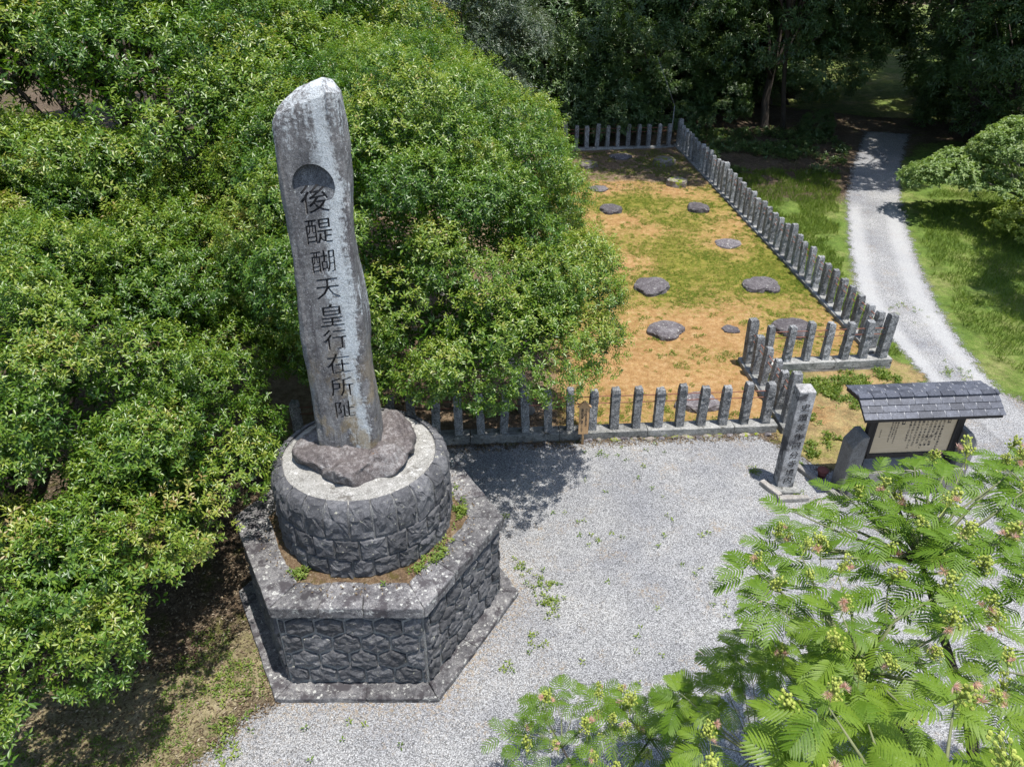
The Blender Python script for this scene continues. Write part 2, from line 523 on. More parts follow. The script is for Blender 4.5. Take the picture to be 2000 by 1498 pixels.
def sheet(name, poly, res, zf, mat, attrs=(), margin=.25, label=None, relief=0):
    P = np.asarray(poly, float)
    x0, y0 = P.min(0) - margin; x1, y1 = P.max(0) + margin
    nx = int((x1 - x0) / res) + 2; ny = int((y1 - y0) / res) + 2
    X, Y = np.meshgrid(x0 + np.arange(nx) * res, y0 + np.arange(ny) * res)
    D = poly_dist(X, Y, poly)
    keep = D > -margin
    quad = keep[:-1, :-1] & keep[1:, :-1] & keep[:-1, 1:] & keep[1:, 1:]
    idx = np.arange(nx * ny).reshape(ny, nx)
    F = np.stack([idx[:-1, :-1][quad], idx[:-1, 1:][quad], idx[1:, 1:][quad], idx[1:, :-1][quad]], 1)
    used = np.unique(F)
    mp = np.full(nx * ny, -1); mp[used] = np.arange(len(used))
    F = mp[F]
    xs, ys, ds = X.ravel()[used], Y.ravel()[used], D.ravel()[used]
    zs = zf(xs, ys)
    if relief:
        zs = zs + (fbm(xs * 1.3, ys * 1.3, 3) - .5) * relief
    me = bpy.data.meshes.new(name)
    me.vertices.add(len(used)); me.vertices.foreach_set('co', np.stack([xs, ys, zs], 1).ravel())
    me.loops.add(F.size); me.loops.foreach_set('vertex_index', F.ravel().astype(np.int32))
    me.polygons.add(len(F)); me.polygons.foreach_set('loop_start', (np.arange(len(F)) * 4).astype(np.int32))
    me.update(calc_edges=True)
    me.polygons.foreach_set('use_smooth', np.ones(len(F), bool))
    a = me.attributes.new('edge', 'FLOAT', 'POINT'); a.data.foreach_set('value', ds.astype(np.float32))
    for an, fn in attrs:
        a = me.attributes.new(an, 'FLOAT', 'POINT'); a.data.foreach_set('value', np.asarray(fn(xs, ys), np.float32))
    me.materials.append(mat)
    return link(name, me, kind='structure')


# base ground reaching the horizon: fine near, coarse far
ys = np.concatenate([np.arange(-30, 0, 3), np.arange(0, 45, .5), np.arange(45, 110, 4), [130, 180, 260, 400]])
xs = np.concatenate([[-300, -200, -120, -80], np.arange(-50, -12, 4), np.arange(-12, 24, 1.0), np.arange(24, 60, 4), [80, 120, 200, 300]])
GX, GY = np.meshgrid(xs, ys)
GZ = zt(GX, GY) - .004
idx = np.arange(GX.size).reshape(GX.shape)
GF = np.stack([idx[:-1, :-1].ravel(), idx[:-1, 1:].ravel(), idx[1:, 1:].ravel(), idx[1:, :-1].ravel()], 1)
link('ground', new_mesh('ground', np.stack([GX.ravel(), GY.ravel(), GZ.ravel()], 1), GF.tolist(), M['ground'], True), kind='structure')

HX, HY = -1.88, 7.35                         # centre of the monument
FA = R(3.77)                                 # slight skew of the front fence
F0 = (1.475, 11.245)
ROADL = [(8.8, 10.6), (8.7, 12.2), (8.55, 13.2), (8.55, 14.0), (8.5, 15.6), (8.65, 17.3), (9.7, 20.6), (10.9, 24.), (12.7, 28.), (14.9, 32.5)]
ROADR = [(10.6, 10.2), (10.1, 12.3), (10.1, 13.0), (10.3, 14.6), (10.75, 17.), (11.7, 20.2), (13.0, 24.0), (14.6, 27.6), (16.9, 32.0)]


def track_attr(x, y):
    L = np.asarray(ROADL); Rr = np.asarray(ROADR)
    lx = np.interp(y, L[:, 1], L[:, 0]); rx = np.interp(y, Rr[:, 1], Rr[:, 0])
    u = (x - lx) / (rx - lx)
    t = np.maximum(np.exp(-((u - .2) / .13) ** 2), np.exp(-((u - .76) / .14) ** 2))
    return t * (1 - smooth(22, 25, y)) * smooth(11.5, 13.5, y)


YARD = [(-4.6, 3.9), (-3.75, 4.85), (-3.25, 5.55), (-2.6, 6.0), (-2.2, 7.4), (-2.2, 9.6), (-2.9, 10.6), (-2.9, 10.9), (1.5, 11.16), (4.6, 11.36),
        (5.2, 10.75), (5.5, 10.3), (6.2, 10.2), (7.0, 11.2), (7.3, 12.4), (8.2, 13.2), (9.3, 13.3), (10.3, 12.6), (10.8, 10.5), (12, 8), (13, 2), (9, -4), (-6, -4)]


def dirt_attr(x, y):
    d1 = -poly_dist(x, y, [(HX + 1.98 * math.cos(R(a)), HY + 1.98 * math.sin(R(a))) for a in range(0, 360, 60)])
    a = np.exp(-np.clip(d1, 0, 9) / .22)
    b = np.exp(-np.clip(11.25 + (x - 1.475) * math.tan(FA) - y, 0, 9) / .14) * (y > 9)
    dl = poly_dist(x, y, YARD)
    c = np.exp(-np.clip(dl, 0, 9) / .35) * (x < -2)
    return np.clip(np.maximum(np.maximum(a, b), c), 0, 1)


sheet('grass_verge', [(7.5, 12.9), (9.6, 12.0), (30, 6), (40, 20), (34, 34), (16.5, 31), (13, 27.3), (11, 24.5), (8.4, 24.5), (6.95, 27.5), (6.2, 27.5), (7.2, 17)], .25, lambda x, y: zt(x, y) + .005, M['verge'])
sheet('meadow', [(10, 38.0), (16, 34.6), (21, 33.8), (60, 36), (70, 80), (-10, 80), (0, 46)], .6, lambda x, y: zt(x, y) + .006, M['meadow'], margin=.7)
sheet('sandy_patch', [(4.75, 11.1), (5.25, 10.2), (6.2, 9.9), (7.35, 11.4), (8.0, 12.6), (9.0, 13.4), (8.3, 14.3), (5.0, 13.9)], .1, lambda x, y: zt(x, y) + .010, M['soilpatch'])
sheet('litter_bank', [(-7.5, 2.8), (-4.3, 3.2), (-3.6, 4.6), (-2.9, 5.6), (-2.4, 6.3), (-3.4, 7.2), (-4.4, 6.4), (-7.5, 6.0)], .12, lambda x, y: zt(x, y) + .008, M['bank'])
sheet('gravel_yard', YARD, .12, lambda x, y: zt(x, y) + .014, M['gravel'], [('dirt', dirt_attr)])
sheet('gravel_road', ROADL + ROADR[::-1], .12, lambda x, y: zt(x, y) + .019, M['road'], [('track', track_attr), ('dirt', lambda x, y: x * 0)])

LAWN = [(-6, 10.9), (F0[0], F0[1] + .1), (5.1, 11.55), (5.0, 13.58), (7.85, 13.86), (6.55, 29.7), (-6, 28.4)]


BARE = [(6.1, 20.0, 1.1), (3.6, 15.2, 1.7), (5.0, 14.6, 1.6), (3.3, 21.9, 1.2), (3.2, 24.8, 1.3), (5.4, 24.6, 1.2), (2.4, 13.6, 1.3), (4.2, 21.0, .8), (4.7, 12.4, 1.0), (3.1, 18.8, .9)]


def green_attr(x, y):
    g = .38 + 1.15 * (fbm(x * .55, y * .55, 9, 5) - .42)
    for bx, by, br in BARE:
        g = g - .5 * np.exp(-((x - bx) ** 2 + (y - by) ** 2) / (br * br * .55))
    g = g + .25 * np.exp(-((y - 18.3) / 1.7) ** 2) * (x > 3.3) + .2 * np.exp(-((y - 23.2) / .7) ** 2)
    return np.clip(g, 0, 1)


def litter_attr(x, y):
    return np.clip(np.maximum(smooth(24.5, 26.6, y + (fbm(x * .5, y * .5, 21) - .5) * 3), 1 - smooth(.2, 1.6, x)), 0, 1)


sheet('moss_lawn', LAWN, .14, ze, M['lawn'], [('green', green_attr), ('litter', litter_attr)], margin=.02, relief=.03)


# ------------------------------------------------------------------ leaf meshes (numpy)
def norm(a):
    return a / (np.linalg.norm(a, axis=-1, keepdims=True) + 1e-9)


def leaf_mesh(name, P, D, N, L, W, tint, mat, fold=.25, curl=.15, quads=2):
    """P base, D direction, N normal, L length, W width -> folded leaves, 2 or 4 triangles each"""
    n = len(P)
    D = norm(D); S = norm(np.cross(D, N)); N = np.cross(S, D)
    L = np.broadcast_to(np.asarray(L, float), (n,))[:, None]; W = np.broadcast_to(np.asarray(W, float), (n,))[:, None]
    tip = P + D * L - N * (curl * L)
    if quads == 1:
        mid = P + D * L * .45 - N * L * curl * .2
        a = mid + S * W * .5 + N * W * fold; b = mid - S * W * .5 + N * W * fold
        V = np.stack([P, a, tip, b], 1).reshape(-1, 3)
        o = (np.arange(n) * 4)[:, None]
        T = np.concatenate([o + np.array([0, 1, 2]), o + np.array([0, 2, 3])], 1).reshape(-1, 3)
        k = 4
    else:
        m1 = P + D * L * .32; m2 = P + D * L * .68 - N * L * curl * .45
        a1 = m1 + S * W * .48 + N * W * fold; a2 = m2 + S * W * .4 + N * W * fold
        b1 = m1 - S * W * .48 + N * W * fold; b2 = m2 - S * W * .4 + N * W * fold
        V = np.stack([P, a1, a2, tip, b2, b1], 1).reshape(-1, 3)
        o = (np.arange(n) * 6)[:, None]
        T = np.concatenate([o + np.array([0, 1, 2]), o + np.array([0, 2, 3]), o + np.array([0, 3, 4]), o + np.array([0, 4, 5])], 1).reshape(-1, 3)
        k = 6
    me = bpy.data.meshes.new(name)
    me.vertices.add(len(V)); me.vertices.foreach_set('co', V.astype(np.float32).ravel())
    me.loops.add(T.size); me.loops.foreach_set('vertex_index', T.astype(np.int32).ravel())
    me.polygons.add(len(T)); me.polygons.foreach_set('loop_start', (np.arange(len(T)) * 3).astype(np.int32))
    me.update(calc_edges=True)
    a = me.attributes.new('tint', 'FLOAT', 'POINT')
    a.data.foreach_set('value', np.repeat(np.clip(tint, 0, 1), k).astype(np.float32))
    me.materials.append(mat)
    return me


def rand_dirs(n, r):
    v = r.normal(size=(n, 3))
    return norm(v)


def sprig_leaves(SP, SN, K, r, leafL, leafW, stint, spread=(.15, .75), up=.25):
    """K leaves round every sprig point SP with axis SN"""
    n = len(SP)
    SN = norm(SN)
    ref = np.where(np.abs(SN[:, 2:3]) < .9, np.array([[0, 0, 1.0]]), np.array([[1.0, 0, 0]]))
    A = norm(np.cross(SN, ref)); B = np.cross(SN, A)
    ph = r.uniform(0, 2 * PI, (n, 1)) + np.arange(K)[None] * 2.4 + r.normal(0, .25, (n, K))
    el = r.uniform(spread[0], spread[1], (n, K))
    T = A[:, None] * np.cos(ph)[..., None] + B[:, None] * np.sin(ph)[..., None]
    D = T * np.cos(el)[..., None] + SN[:, None] * np.sin(el)[..., None]
    Nn = SN[:, None] * np.cos(el)[..., None] - T * np.sin(el)[..., None] + r.normal(0, .25, (n, K, 3)) + np.array([0, 0, up])
    L = leafL * r.uniform(.65, 1.2, (n, K))
    off = SN[:, None] * (np.arange(K)[None, :, None] / K - .6) * leafL * (.9 if K < 8 else 1.7)
    P = SP[:, None] + off + T * .008
    t = stint[:, None] + r.normal(0, .12, (n, K)) + .10 * (np.arange(K)[None] / K)
    return (P.reshape(-1, 3), D.reshape(-1, 3), Nn.reshape(-1, 3), L.ravel(), (L * leafW / leafL).ravel(), t.ravel())


def crown_points(lobes, spacing, clump_r, sprigs, r, zmin=-1e9, low=-.45, inner=.35, flat=.75, wob=.12, keep=None):
    """clumps over the surface of a union of ellipsoids -> sprig points, normals, clump tint"""
    C = []; CN = []
    for (cx, cy, cz, rx, ry, rz) in lobes:
        area = 4 * PI * (((rx * ry) ** 1.6 + (rx * rz) ** 1.6 + (ry * rz) ** 1.6) / 3) ** (1 / 1.6)
        m = int(area / spacing ** 2 * 1.25)
        d = rand_dirs(m * 2, r)
        d = d[d[:, 2] > low][:m]
        q = d * np.array([rx, ry, rz])
        wv = 1 + wob * 2 * (fbm(d[:, 0] * 2.1 + cx * 3, d[:, 1] * 2.1 + d[:, 2] * 1.7 + cy, 5) - .5)
        p = np.array([cx, cy, cz]) + q * wv[:, None]
        nn = norm(d / np.array([rx, ry, rz]))
        ok = np.ones(len(p), bool)
        for (ox, oy, oz, ax, ay, az) in lobes:
            if (ox, oy, oz) == (cx, cy, cz):
                continue
            e = ((p - np.array([ox, oy, oz])) / np.array([ax, ay, az]))
            ok &= (e ** 2).sum(1) > .8
        C.append(p[ok]); CN.append(nn[ok])
    C = np.concatenate(C); CN = np.concatenate(CN)
    ok = C[:, 2] > zmin
    if keep is not None:
        ok &= keep(C, CN)
    C, CN = C[ok], CN[ok]
    # thin out to the spacing
    order = r.permutation(len(C)); sel = []
    cells = {}
    cs = spacing * .8
    for i in order:
        k = tuple(np.floor(C[i] / cs).astype(int))
        if k in cells:
            continue
        cells[k] = 1; sel.append(i)
    C, CN = C[sel], CN[sel]
    n = len(C)
    cr = clump_r * r.uniform(.65, 1.3, n)
    ctint = r.normal(.47, .14, n)
    SP, SN, ST = [], [], []
    d = rand_dirs(n * sprigs, r).reshape(n, sprigs, 3)
    CNu = norm(CN * .8 + np.array([0, 0, .55]))
    flip = (d * CNu[:, None]).sum(-1, keepdims=True) < r.uniform(-.5, .2, (n, sprigs, 1))
    d = np.where(flip, -d, d)
    rad = r.uniform(.72, 1.08, (n, sprigs, 1)) * (1 + .25 * (fbm(d[..., 0] * 3 + C[:, 0:1] * 5, d[..., 1] * 3 + C[:, 1:2] * 5, 8) - .5)[..., None])
    p = C[:, None] + d * rad * cr[:, None, None] * np.array([1, 1, flat])
    sn = norm(d * .7 + np.array([0, 0, .75]) + CN[:, None] * .25 + r.normal(0, .22, d.shape))
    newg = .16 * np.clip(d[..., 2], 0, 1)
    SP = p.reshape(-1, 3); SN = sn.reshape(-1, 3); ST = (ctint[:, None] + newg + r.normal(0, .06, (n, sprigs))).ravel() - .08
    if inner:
        # older inner foliage closes the crown off, its darker tint painting in the shade
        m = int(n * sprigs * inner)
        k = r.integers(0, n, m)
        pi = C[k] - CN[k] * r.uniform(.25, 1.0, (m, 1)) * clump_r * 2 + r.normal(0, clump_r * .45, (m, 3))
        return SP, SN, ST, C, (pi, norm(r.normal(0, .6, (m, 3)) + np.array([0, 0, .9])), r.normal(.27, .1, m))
    return SP, SN, ST, C, None


def trunk_mesh(name, base, tips, r0, mat, seed=0, fork=.45, wob=.15):
    rr = random.Random(seed)
    V, F = [], []
    b = Vector(base)
    top = sum((Vector(t) for t in tips), Vector()) / len(tips)
    fk = b.lerp(top, fork)
    fk.x += rr.uniform(-wob, wob); fk.y += rr.uniform(-wob, wob)
    pts = [b - Vector((0, 0, .15)), b + (fk - b) * .12, b.lerp(fk, .5) + Vector((rr.uniform(-wob, wob), rr.uniform(-wob, wob), 0)) * .6, fk, fk.lerp(top, .5)]
    tube(V, F, pts, [r0 * 1.5, r0 * 1.08, r0 * .9, r0 * .75, r0 * .4], 8)
    for t in tips:
        t = Vector(t)
        st = b.lerp(fk, rr.uniform(.75, 1.0))
        mid = st.lerp(t, .5) + Vector((rr.uniform(-wob, wob), rr.uniform(-wob, wob), rr.uniform(.0, .25) * (t - st).length * .4))
        tube(V, F, [st, st.lerp(mid, .5), mid, t], [r0 * .5, r0 * .4, r0 * .25, r0 * .06], 5)
    return new_mesh(name, V, F, mat, True)


def tree(name, label, lobes, base, leafL, leafW, mat, spacing, clump_r, sprigs, K, seed, quads=2, r0=.16, group=None, zmin=-1e9, low=-.45,
         inner=.35, cat='tree', bark='bark', flat=.75, tips_n=9, keep=None, up=.25, spread=(.15, .75), wob=.12):
    r = np.random.default_rng(seed)
    t = thing(name, label, cat, base, 0, group)
    SP, SN, ST, C, deep = crown_points(lobes, spacing, clump_r, sprigs, r, zmin, low, inner, flat, wob, keep)
    a = sprig_leaves(SP, SN, K, r, leafL, leafW, ST, spread, up)
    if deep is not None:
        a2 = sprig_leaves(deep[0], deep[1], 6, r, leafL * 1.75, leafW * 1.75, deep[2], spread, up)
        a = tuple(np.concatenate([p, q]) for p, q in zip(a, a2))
    b = np.array(base)
    me = leaf_mesh('crown', a[0] - b, *a[1:], mat, quads=quads)
    link('crown', me, t, kind='stuff')
    k = r.choice(len(C), min(tips_n, len(C)), replace=False)
    cc = np.array([np.array(l[:3]) for l in lobes]).mean(0)
    tips = [tuple((C[i] * .82 + cc * .18) - b) for i in k]
    link('trunk', trunk_mesh('trunk', (0, 0, 0), tips, r0, M[bark], seed), t)
    return t


# ------------------------------------------------------------------ the stone monument
def pillow(poly, mapf, bulge, seed, mat, rings=5, nper=26, rough=.022):
    """rock-faced stone from a 2-D outline; mapf(u, v, h) -> world; h outward"""
    P = [Vector((p[0], p[1])) for p in poly]
    per = [(P[(i + 1) % len(P)] - P[i]).length for i in range(len(P))]
    tot = sum(per)
    pts = []
    for i in range(len(P)):
        k = max(1, round(nper * per[i] / tot))
        for j in range(k):
            pts.append(P[i].lerp(P[(i + 1) % len(P)], j / k))
    c = sum(pts, Vector((0, 0))) / len(pts)
    n = len(pts)
    V, F = [], []
    prof = [(1.0, -.012), (.985, .35 * bulge), (.9, .78 * bulge), (.66, .96 * bulge), (.35, 1.03 * bulge)]
    sv = Vector((seed * 1.37, seed * .71, seed * 2.1))
    for s, h in prof:
        for q in pts:
            u, v = c.x + (q.x - c.x) * s, c.y + (q.y - c.y) * s
            nz = mnoise.fractal(Vector((u * 11, v * 11, 0)) + sv, 1.0, 2.0, 4) * rough * (1.3 if h > .3 * bulge else .25)
            du = mnoise.noise(Vector((u * 9, v * 9, 3)) + sv) * .008
            V.append(mapf(u + du, v + du, max(h + nz, -.04)))
    V.append(mapf(c.x, c.y, 1.05 * bulge + mnoise.fractal(Vector((c.x * 11, c.y * 11, 0)) + sv, 1.0, 2.0, 4) * rough))
    for r in range(len(prof) - 1):
        for k in range(n):
            F.append((r * n + k, r * n + (k + 1) % n, (r + 1) * n + (k + 1) % n, (r + 1) * n + k))
    b = (len(prof) - 1) * n
    for k in range(n):
        F.append((b + k, b + (k + 1) % n, len(V) - 1))
    return new_mesh('stone', V, F, mat, False)


def clip_poly(poly, x0, y0, x1, y1):
    def cut(p, f, inter):
        out = []
        for i in range(len(p)):
            a, b = p[i], p[(i + 1) % len(p)]
            ia, ib = f(a), f(b)
            if ia: out.append(a)
            if ia != ib: out.append(inter(a, b))
        return out
    def ix(x): return lambda a, b: (x, a[1] + (b[1] - a[1]) * (x - a[0]) / (b[0] - a[0]))
    def iy(y): return lambda a, b: (a[0] + (b[0] - a[0]) * (y - a[1]) / (b[1] - a[1]), y)
    for f, i in ((lambda p: p[0] >= x0, ix(x0)), (lambda p: p[0] <= x1, ix(x1)), (lambda p: p[1] >= y0, iy(y0)), (lambda p: p[1] <= y1, iy(y1))):
        if not poly: return []
        poly = cut(poly, f, i)
    return poly


def inset(poly, d):
    """crude inset of a convex outline towards its centre"""
    cx = sum(p[0] for p in poly) / len(poly); cy = sum(p[1] for p in poly) / len(poly)
    out = []
    n = len(poly)
    for i in range(n):
        a = Vector(poly[i - 1]); b = Vector(poly[i]); c = Vector(poly[(i + 1) % n])
        e1 = (b - a); e2 = (c - b)
        if e1.length < 1e-5 or e2.length < 1e-5: continue
        e1.normalize(); e2.normalize()
        n1 = Vector((-e1.y, e1.x)); n2 = Vector((-e2.y, e2.x))
        m = n1 + n2
        if m.length < .2: m = n1
        m.normalize()
        k = d / max(.5, m.dot(n1))
        out.append((b.x + m.x * k, b.y + m.y * k))
    return out


mon = thing('stone_monument', 'tall carved memorial slab on a round drum of dark stones and a hexagonal plinth', 'monument', (HX, HY, 0))


def hexring(s_out, s_in, z0, z1, mat, name, parent, per=2, bev=.012, jit=.004, seed=0, rough=.006):
    """ring of slabs round a hexagon, corner-to-corner pieces"""
    rr = random.Random(seed)
    cor = [Vector((math.cos(R(60 * k)), math.sin(R(60 * k)))) for k in range(6)]
    for k in range(6):
        a, b = cor[k], cor[(k + 1) % 6]
        cuts = [0] + [(i + 1) / per + rr.uniform(-.08, .08) for i in range(per - 1)] + [1]
        for i in range(per):
            t0, t1 = cuts[i], cuts[i + 1]
            g = .0022 / s_out
            q = [a.lerp(b, t0 + g) * s_out, a.lerp(b, t1 - g) * s_out, a.lerp(b, t1 - g) * s_in, a.lerp(b, t0 + g) * s_in]
            bm = bmesh.new()
            dz = rr.uniform(-jit, jit)
            lo = [bm.verts.new((p.x, p.y, z0)) for p in q]
            hi = [bm.verts.new((p.x, p.y, z1 + dz)) for p in q]
            bm.faces.new(lo[::-1]); bm.faces.new(hi)
            for j in range(4):
                bm.faces.new((lo[j], lo[(j + 1) % 4], hi[(j + 1) % 4], hi[j]))
            bmesh.ops.bevel(bm, geom=list(bm.edges), offset=bev, segments=2, affect='EDGES', profile=.5)
            bmesh.ops.subdivide_edges(bm, edges=[e for e in bm.edges if e.calc_length() > .15], cuts=5, use_grid_fill=True)
            for v in bm.verts:
                v.co += mnoise.noise_vector(v.co * 6 + Vector((seed, k, i))) * rough
                v.co += mnoise.noise_vector(v.co * 23 + Vector((seed, k, i))) * rough * .5
            link(name, bm_mesh(name, bm, mat), parent)


# hexagonal pedestal
HB, HTOP, HS = .09, 1.296, 1.70
V = []; F = []
for z in (0.0, 1.40):
    for k in range(6):
        V.append((HS * math.cos(R(60 * k)), HS * math.sin(R(60 * k)), z))
for k in range(6):
    F.append((k, (k + 1) % 6, 6 + (k + 1) % 6, 6 + k))
F.append(tuple(range(6, 12)))
ped = link('hexagonal_pedestal', new_mesh('hexagonal_pedestal', V, F, M['joint']), mon)
sidx = 0
for k in range(6):
    a = Vector((math.cos(R(60 * k)), math.sin(R(60 * k)), 0)) * HS
    b = Vector((math.cos(R(60 * k + 60)), math.sin(R(60 * k + 60)), 0)) * HS
    e = (b - a).normalized(); nn = Vector((e.y, -e.x, 0))
    mapf = lambda u, v, h, a=a, e=e, nn=nn: a + e * u + Vector((0, 0, v)) + nn * h
    pitch, wd = .285, .346
    for row in range(-1, 6):
        for c in range(-1, 7):
            cx = c * wd + (wd / 2 if row % 2 else 0) + .02 * k
            cy = HB + .15 + row * pitch
            j = lambda: random.uniform(-.012, .012)
            hexa = [(cx - wd / 2, cy - pitch * .33 + j()), (cx + j(), cy - pitch * .62 + j()), (cx + wd / 2, cy - pitch * .33 + j()), (cx + wd / 2, cy + pitch * .33 + j()), (cx + j(), cy + pitch * .62 + j()), (cx - wd / 2, cy + pitch * .33 + j())]
            p = clip_poly(hexa, .004, HB, HS - .004, HTOP - .004)
            if len(p) < 3: continue
            ar = abs(sum(p[i - 1][0] * p[i][1] - p[i][0] * p[i - 1][1] for i in range(len(p)))) / 2
            if ar < .006: continue
            p = inset(p, .0125)
            sidx += 1
            link('stone', pillow(p, mapf, .036 if ar > .02 else .024, sidx, M['andesite']), ped)
hexring(1.975, 1.66, 0.0, .088, M['cornice'], 'base_slab', mon, 2, .015, .006, 3, .01)
cor_o = link('cornice', new_mesh('cornice', [(1.55 * math.cos(R(60 * k)), 1.55 * math.sin(R(60 * k)), 1.40) for k in range(6)], [tuple(range(6))], M['joint']), mon)
hexring(1.775, 1.31, HTOP, 1.465, M['cornice'], 'cornice_slab', cor_o, 3, .016, .004, 8, .008)

# soil in the trough between drum and cornice
nr, na = 6, 72
V, F = [], []
for i in range(nr + 1):
    for k in range(na):
        t = 2 * PI * k / na
        tt = (t % (PI / 3)) - PI / 6
        ro = 1.36 * math.cos(PI / 6) / math.cos(tt)
        rad = 1.0 + (ro - 1.0) * i / nr
        z = 1.45 + .035 * math.sin(PI * i / nr) + .05 * (float(vnoise(rad * math.cos(t) * 5 + 9, rad * math.sin(t) * 5, 4)) - .5)
        V.append((rad * math.cos(t), rad * math.sin(t), z))
for i in range(nr):
    for k in range(na):
        F.append((i * na + k, i * na + (k + 1) % na, (i + 1) * na + (k + 1) % na, (i + 1) * na + k))
link('soil', new_mesh('soil', V, F, stone_mat('trough_soil', (.07, .042, .025), (.17, .11, .06), (.34, .27, .18), 5, None, moss=(.10, .075, .02), moss_amt=.52, bs=1, bd=.03), True), mon)

# drum
DR, DZ0, DZ1 = 1.065, 1.40, 2.53
V, F = [], []
na = 64
prof = [(DR, DZ0), (DR, 2.40), (DR - .03, 2.47), (DR - .07, 2.505), (DR - .14, 2.512)]
for (r_, z_) in prof:
    for k in range(na):
        V.append((r_ * math.cos(2 * PI * k / na), r_ * math.sin(2 * PI * k / na), z_))
for i in range(len(prof) - 1):
    for k in range(na):
        F.append((i * na + k, i * na + (k + 1) % na, (i + 1) * na + (k + 1) % na, (i + 1) * na + k))
drum = link('drum', new_mesh('drum', V, F, M['djoint'], True), mon)


def dmap(u, v, h):
    t = u / DR
    r_ = DR + h
    z_ = v
    if v > 2.30:                       # rounded shoulder of the top course
        a = (v - 2.30) / .38 * (PI / 2)
        r_ = DR + h - (1 - math.cos(a)) * .13
        z_ = 2.30 + math.sin(a) * .235
    return Vector((r_ * math.cos(t), r_ * math.sin(t), z_))


rows = [(1.47, 1.745, 24, 0), (1.745, 2.06, 24, .5), (2.06, 2.66, 24, 0.1)]
circ = 2 * PI * DR
for ri, (z0, z1, n, off) in enumerate(rows):
    ed = [(i + off + random.uniform(-.09, .09)) * circ / n for i in range(n)]
    for i in range(n):
        u0 = ed[i]; u1 = ed[(i + 1) % n] + (circ if i == n - 1 else 0)
        j = lambda: random.uniform(-.008, .008)
        p = [(u0, z0 + j()), (u1, z0 + j()), (u1, z1 + (j() if ri < 2 else 0)), (u0, z1 + (j() if ri < 2 else 0))]
        p = inset(p, .008)
        link('stone', pillow(p, dmap, .024 if ri == 2 else .03, 300 + ri * 40 + i, M['andesite'], nper=24), drum)

# concrete cap of the drum
V, F = [], []
nr, na = 10, 64
for i in range(nr + 1):
    for k in range(na):
        t = 2 * PI * k / na
        rad = .955 * i / nr * (1 + (.05 * (float(vnoise(math.cos(t) * 4 + 5, math.sin(t) * 4, 7)) - .5) if i == nr else 0)) + (.0001 if i == 0 else 0)
        z = 2.545 - .02 * (i / nr) ** 2 + .02 * (float(fbm(rad * math.cos(t) * 3 + 4, rad * math.sin(t) * 3, 2)) - .5)
        if i == nr: z -= .02
        V.append((rad * math.cos(t), rad * math.sin(t), z))
for i in range(nr):
    for k in range(na):
        F.append((i * na + k, i * na + (k + 1) % na, (i + 1) * na + (k + 1) % na, (i + 1) * na + k))
link('drum_cap', new_mesh('drum_cap', V, F, M['cap'], True), drum)

# rough foot rock
bm = bmesh.new()
bmesh.ops.create_icosphere(bm, subdivisions=5, radius=1)
out = [(-.66, .05), (-.6, -.3), (-.35, -.47), (-.02, -.63), (.3, -.5), (.58, -.38), (.66, .05), (.62, .42), (.3, .55), (-.2, .5), (-.55, .4)]
oa = [math.atan2(y, x) for x, y in out]; orr = [math.hypot(x, y) for x, y in out]
so_ = sorted(zip(oa, orr)); oa = np.array([s[0] for s in so_]); orr = np.array([s[1] for s in so_])
for v in bm.verts:
    d = v.co.normalized()
    a = math.atan2(d.y, d.x)
    rad = float(np.interp(a, np.concatenate([oa - 2 * PI, oa, oa + 2 * PI]), np.tile(orr, 3)))
    hz = math.hypot(d.x, d.y) ** .55
    zz = math.copysign(abs(d.z) ** .6, d.z)
    v.co = Vector((math.cos(a) * rad * hz * 1.04, math.sin(a) * rad * hz * 1.04, .12 + zz * .14))
    v.co += mnoise.noise_vector(v.co * 2.6 + Vector((4, 1, 2))) * .09
    rg = 1 - abs(mnoise.noise(v.co * 3.3 + Vector((1, 8, 2))))
    v.co.z += (rg - .7) * .10
    v.co += mnoise.noise_vector(v.co * 4.5 + Vector((3, 3, 3))) * .06 + mnoise.noise_vector(v.co * 8) * .03 + mnoise.noise_vector(v.co * 17) * .016
rk = link('foot_rock', bm_mesh('foot_rock', bm, M['rock'], True), mon)
rk.location = (-.03, -.02, 2.495)

# the slab: lofted, then carved
SLX, SLY = -.075, .0          # offset from the monument centre
NZ, NS = 46, 48


def slab_section(t):
    """half width, half depth, corner exponent"""
    wv = .355 - .015 * t + .012 * math.sin(t * 7.0) + .008 * math.sin(t * 17 + 1)
    dv = .25 - .01 * t
    return wv, dv


def slab_ztop(x):
    return 6.735 + .125 * x / .34 - .04 * (abs(x) / .34) ** 4


V, F = [], []
zb = 2.74
for i in range(NZ + 1):
    t = i / NZ
    wv, dv = slab_section(t)
    sh = 1.0
    if t > .965:
        sh = 1 - .16 * ((t - .965) / .035) ** 2
    for k in range(NS):
        a = 2 * PI * (k + .5) / NS
        c_, s_ = math.cos(a), math.sin(a)
        ex = .42
        x = math.copysign(abs(c_) ** ex, c_) * wv
        y = math.copysign(abs(s_) ** ex, s_) * dv
        fr = 1.0 if y > -dv * .93 or abs(x) > wv * .8 else .0
        z = zb + (slab_ztop(x) - zb) * t
        p = Vector((x * sh, y * (1 - (1 - sh) * 1.5), z))
        if t > .97: p.z -= .06 * ((t - .97) / .03) * (abs(c_) ** 3)
        nv = mnoise.noise_vector(Vector((x * 3, y * 3, z * 1.2))) * .042 + mnoise.noise_vector(Vector((x * 9, y * 9, z * 6))) * .012
        if fr:
            p += nv * (1 if t < .999 else .3)
        else:
            p += Vector((0, nv.y * .15, 0))
        V.append(p)
for i in range(NZ):
    for k in range(NS):
        F.append((i * NS + k, i * NS + (k + 1) % NS, (i + 1) * NS + (k + 1) % NS, (i + 1) * NS + k))
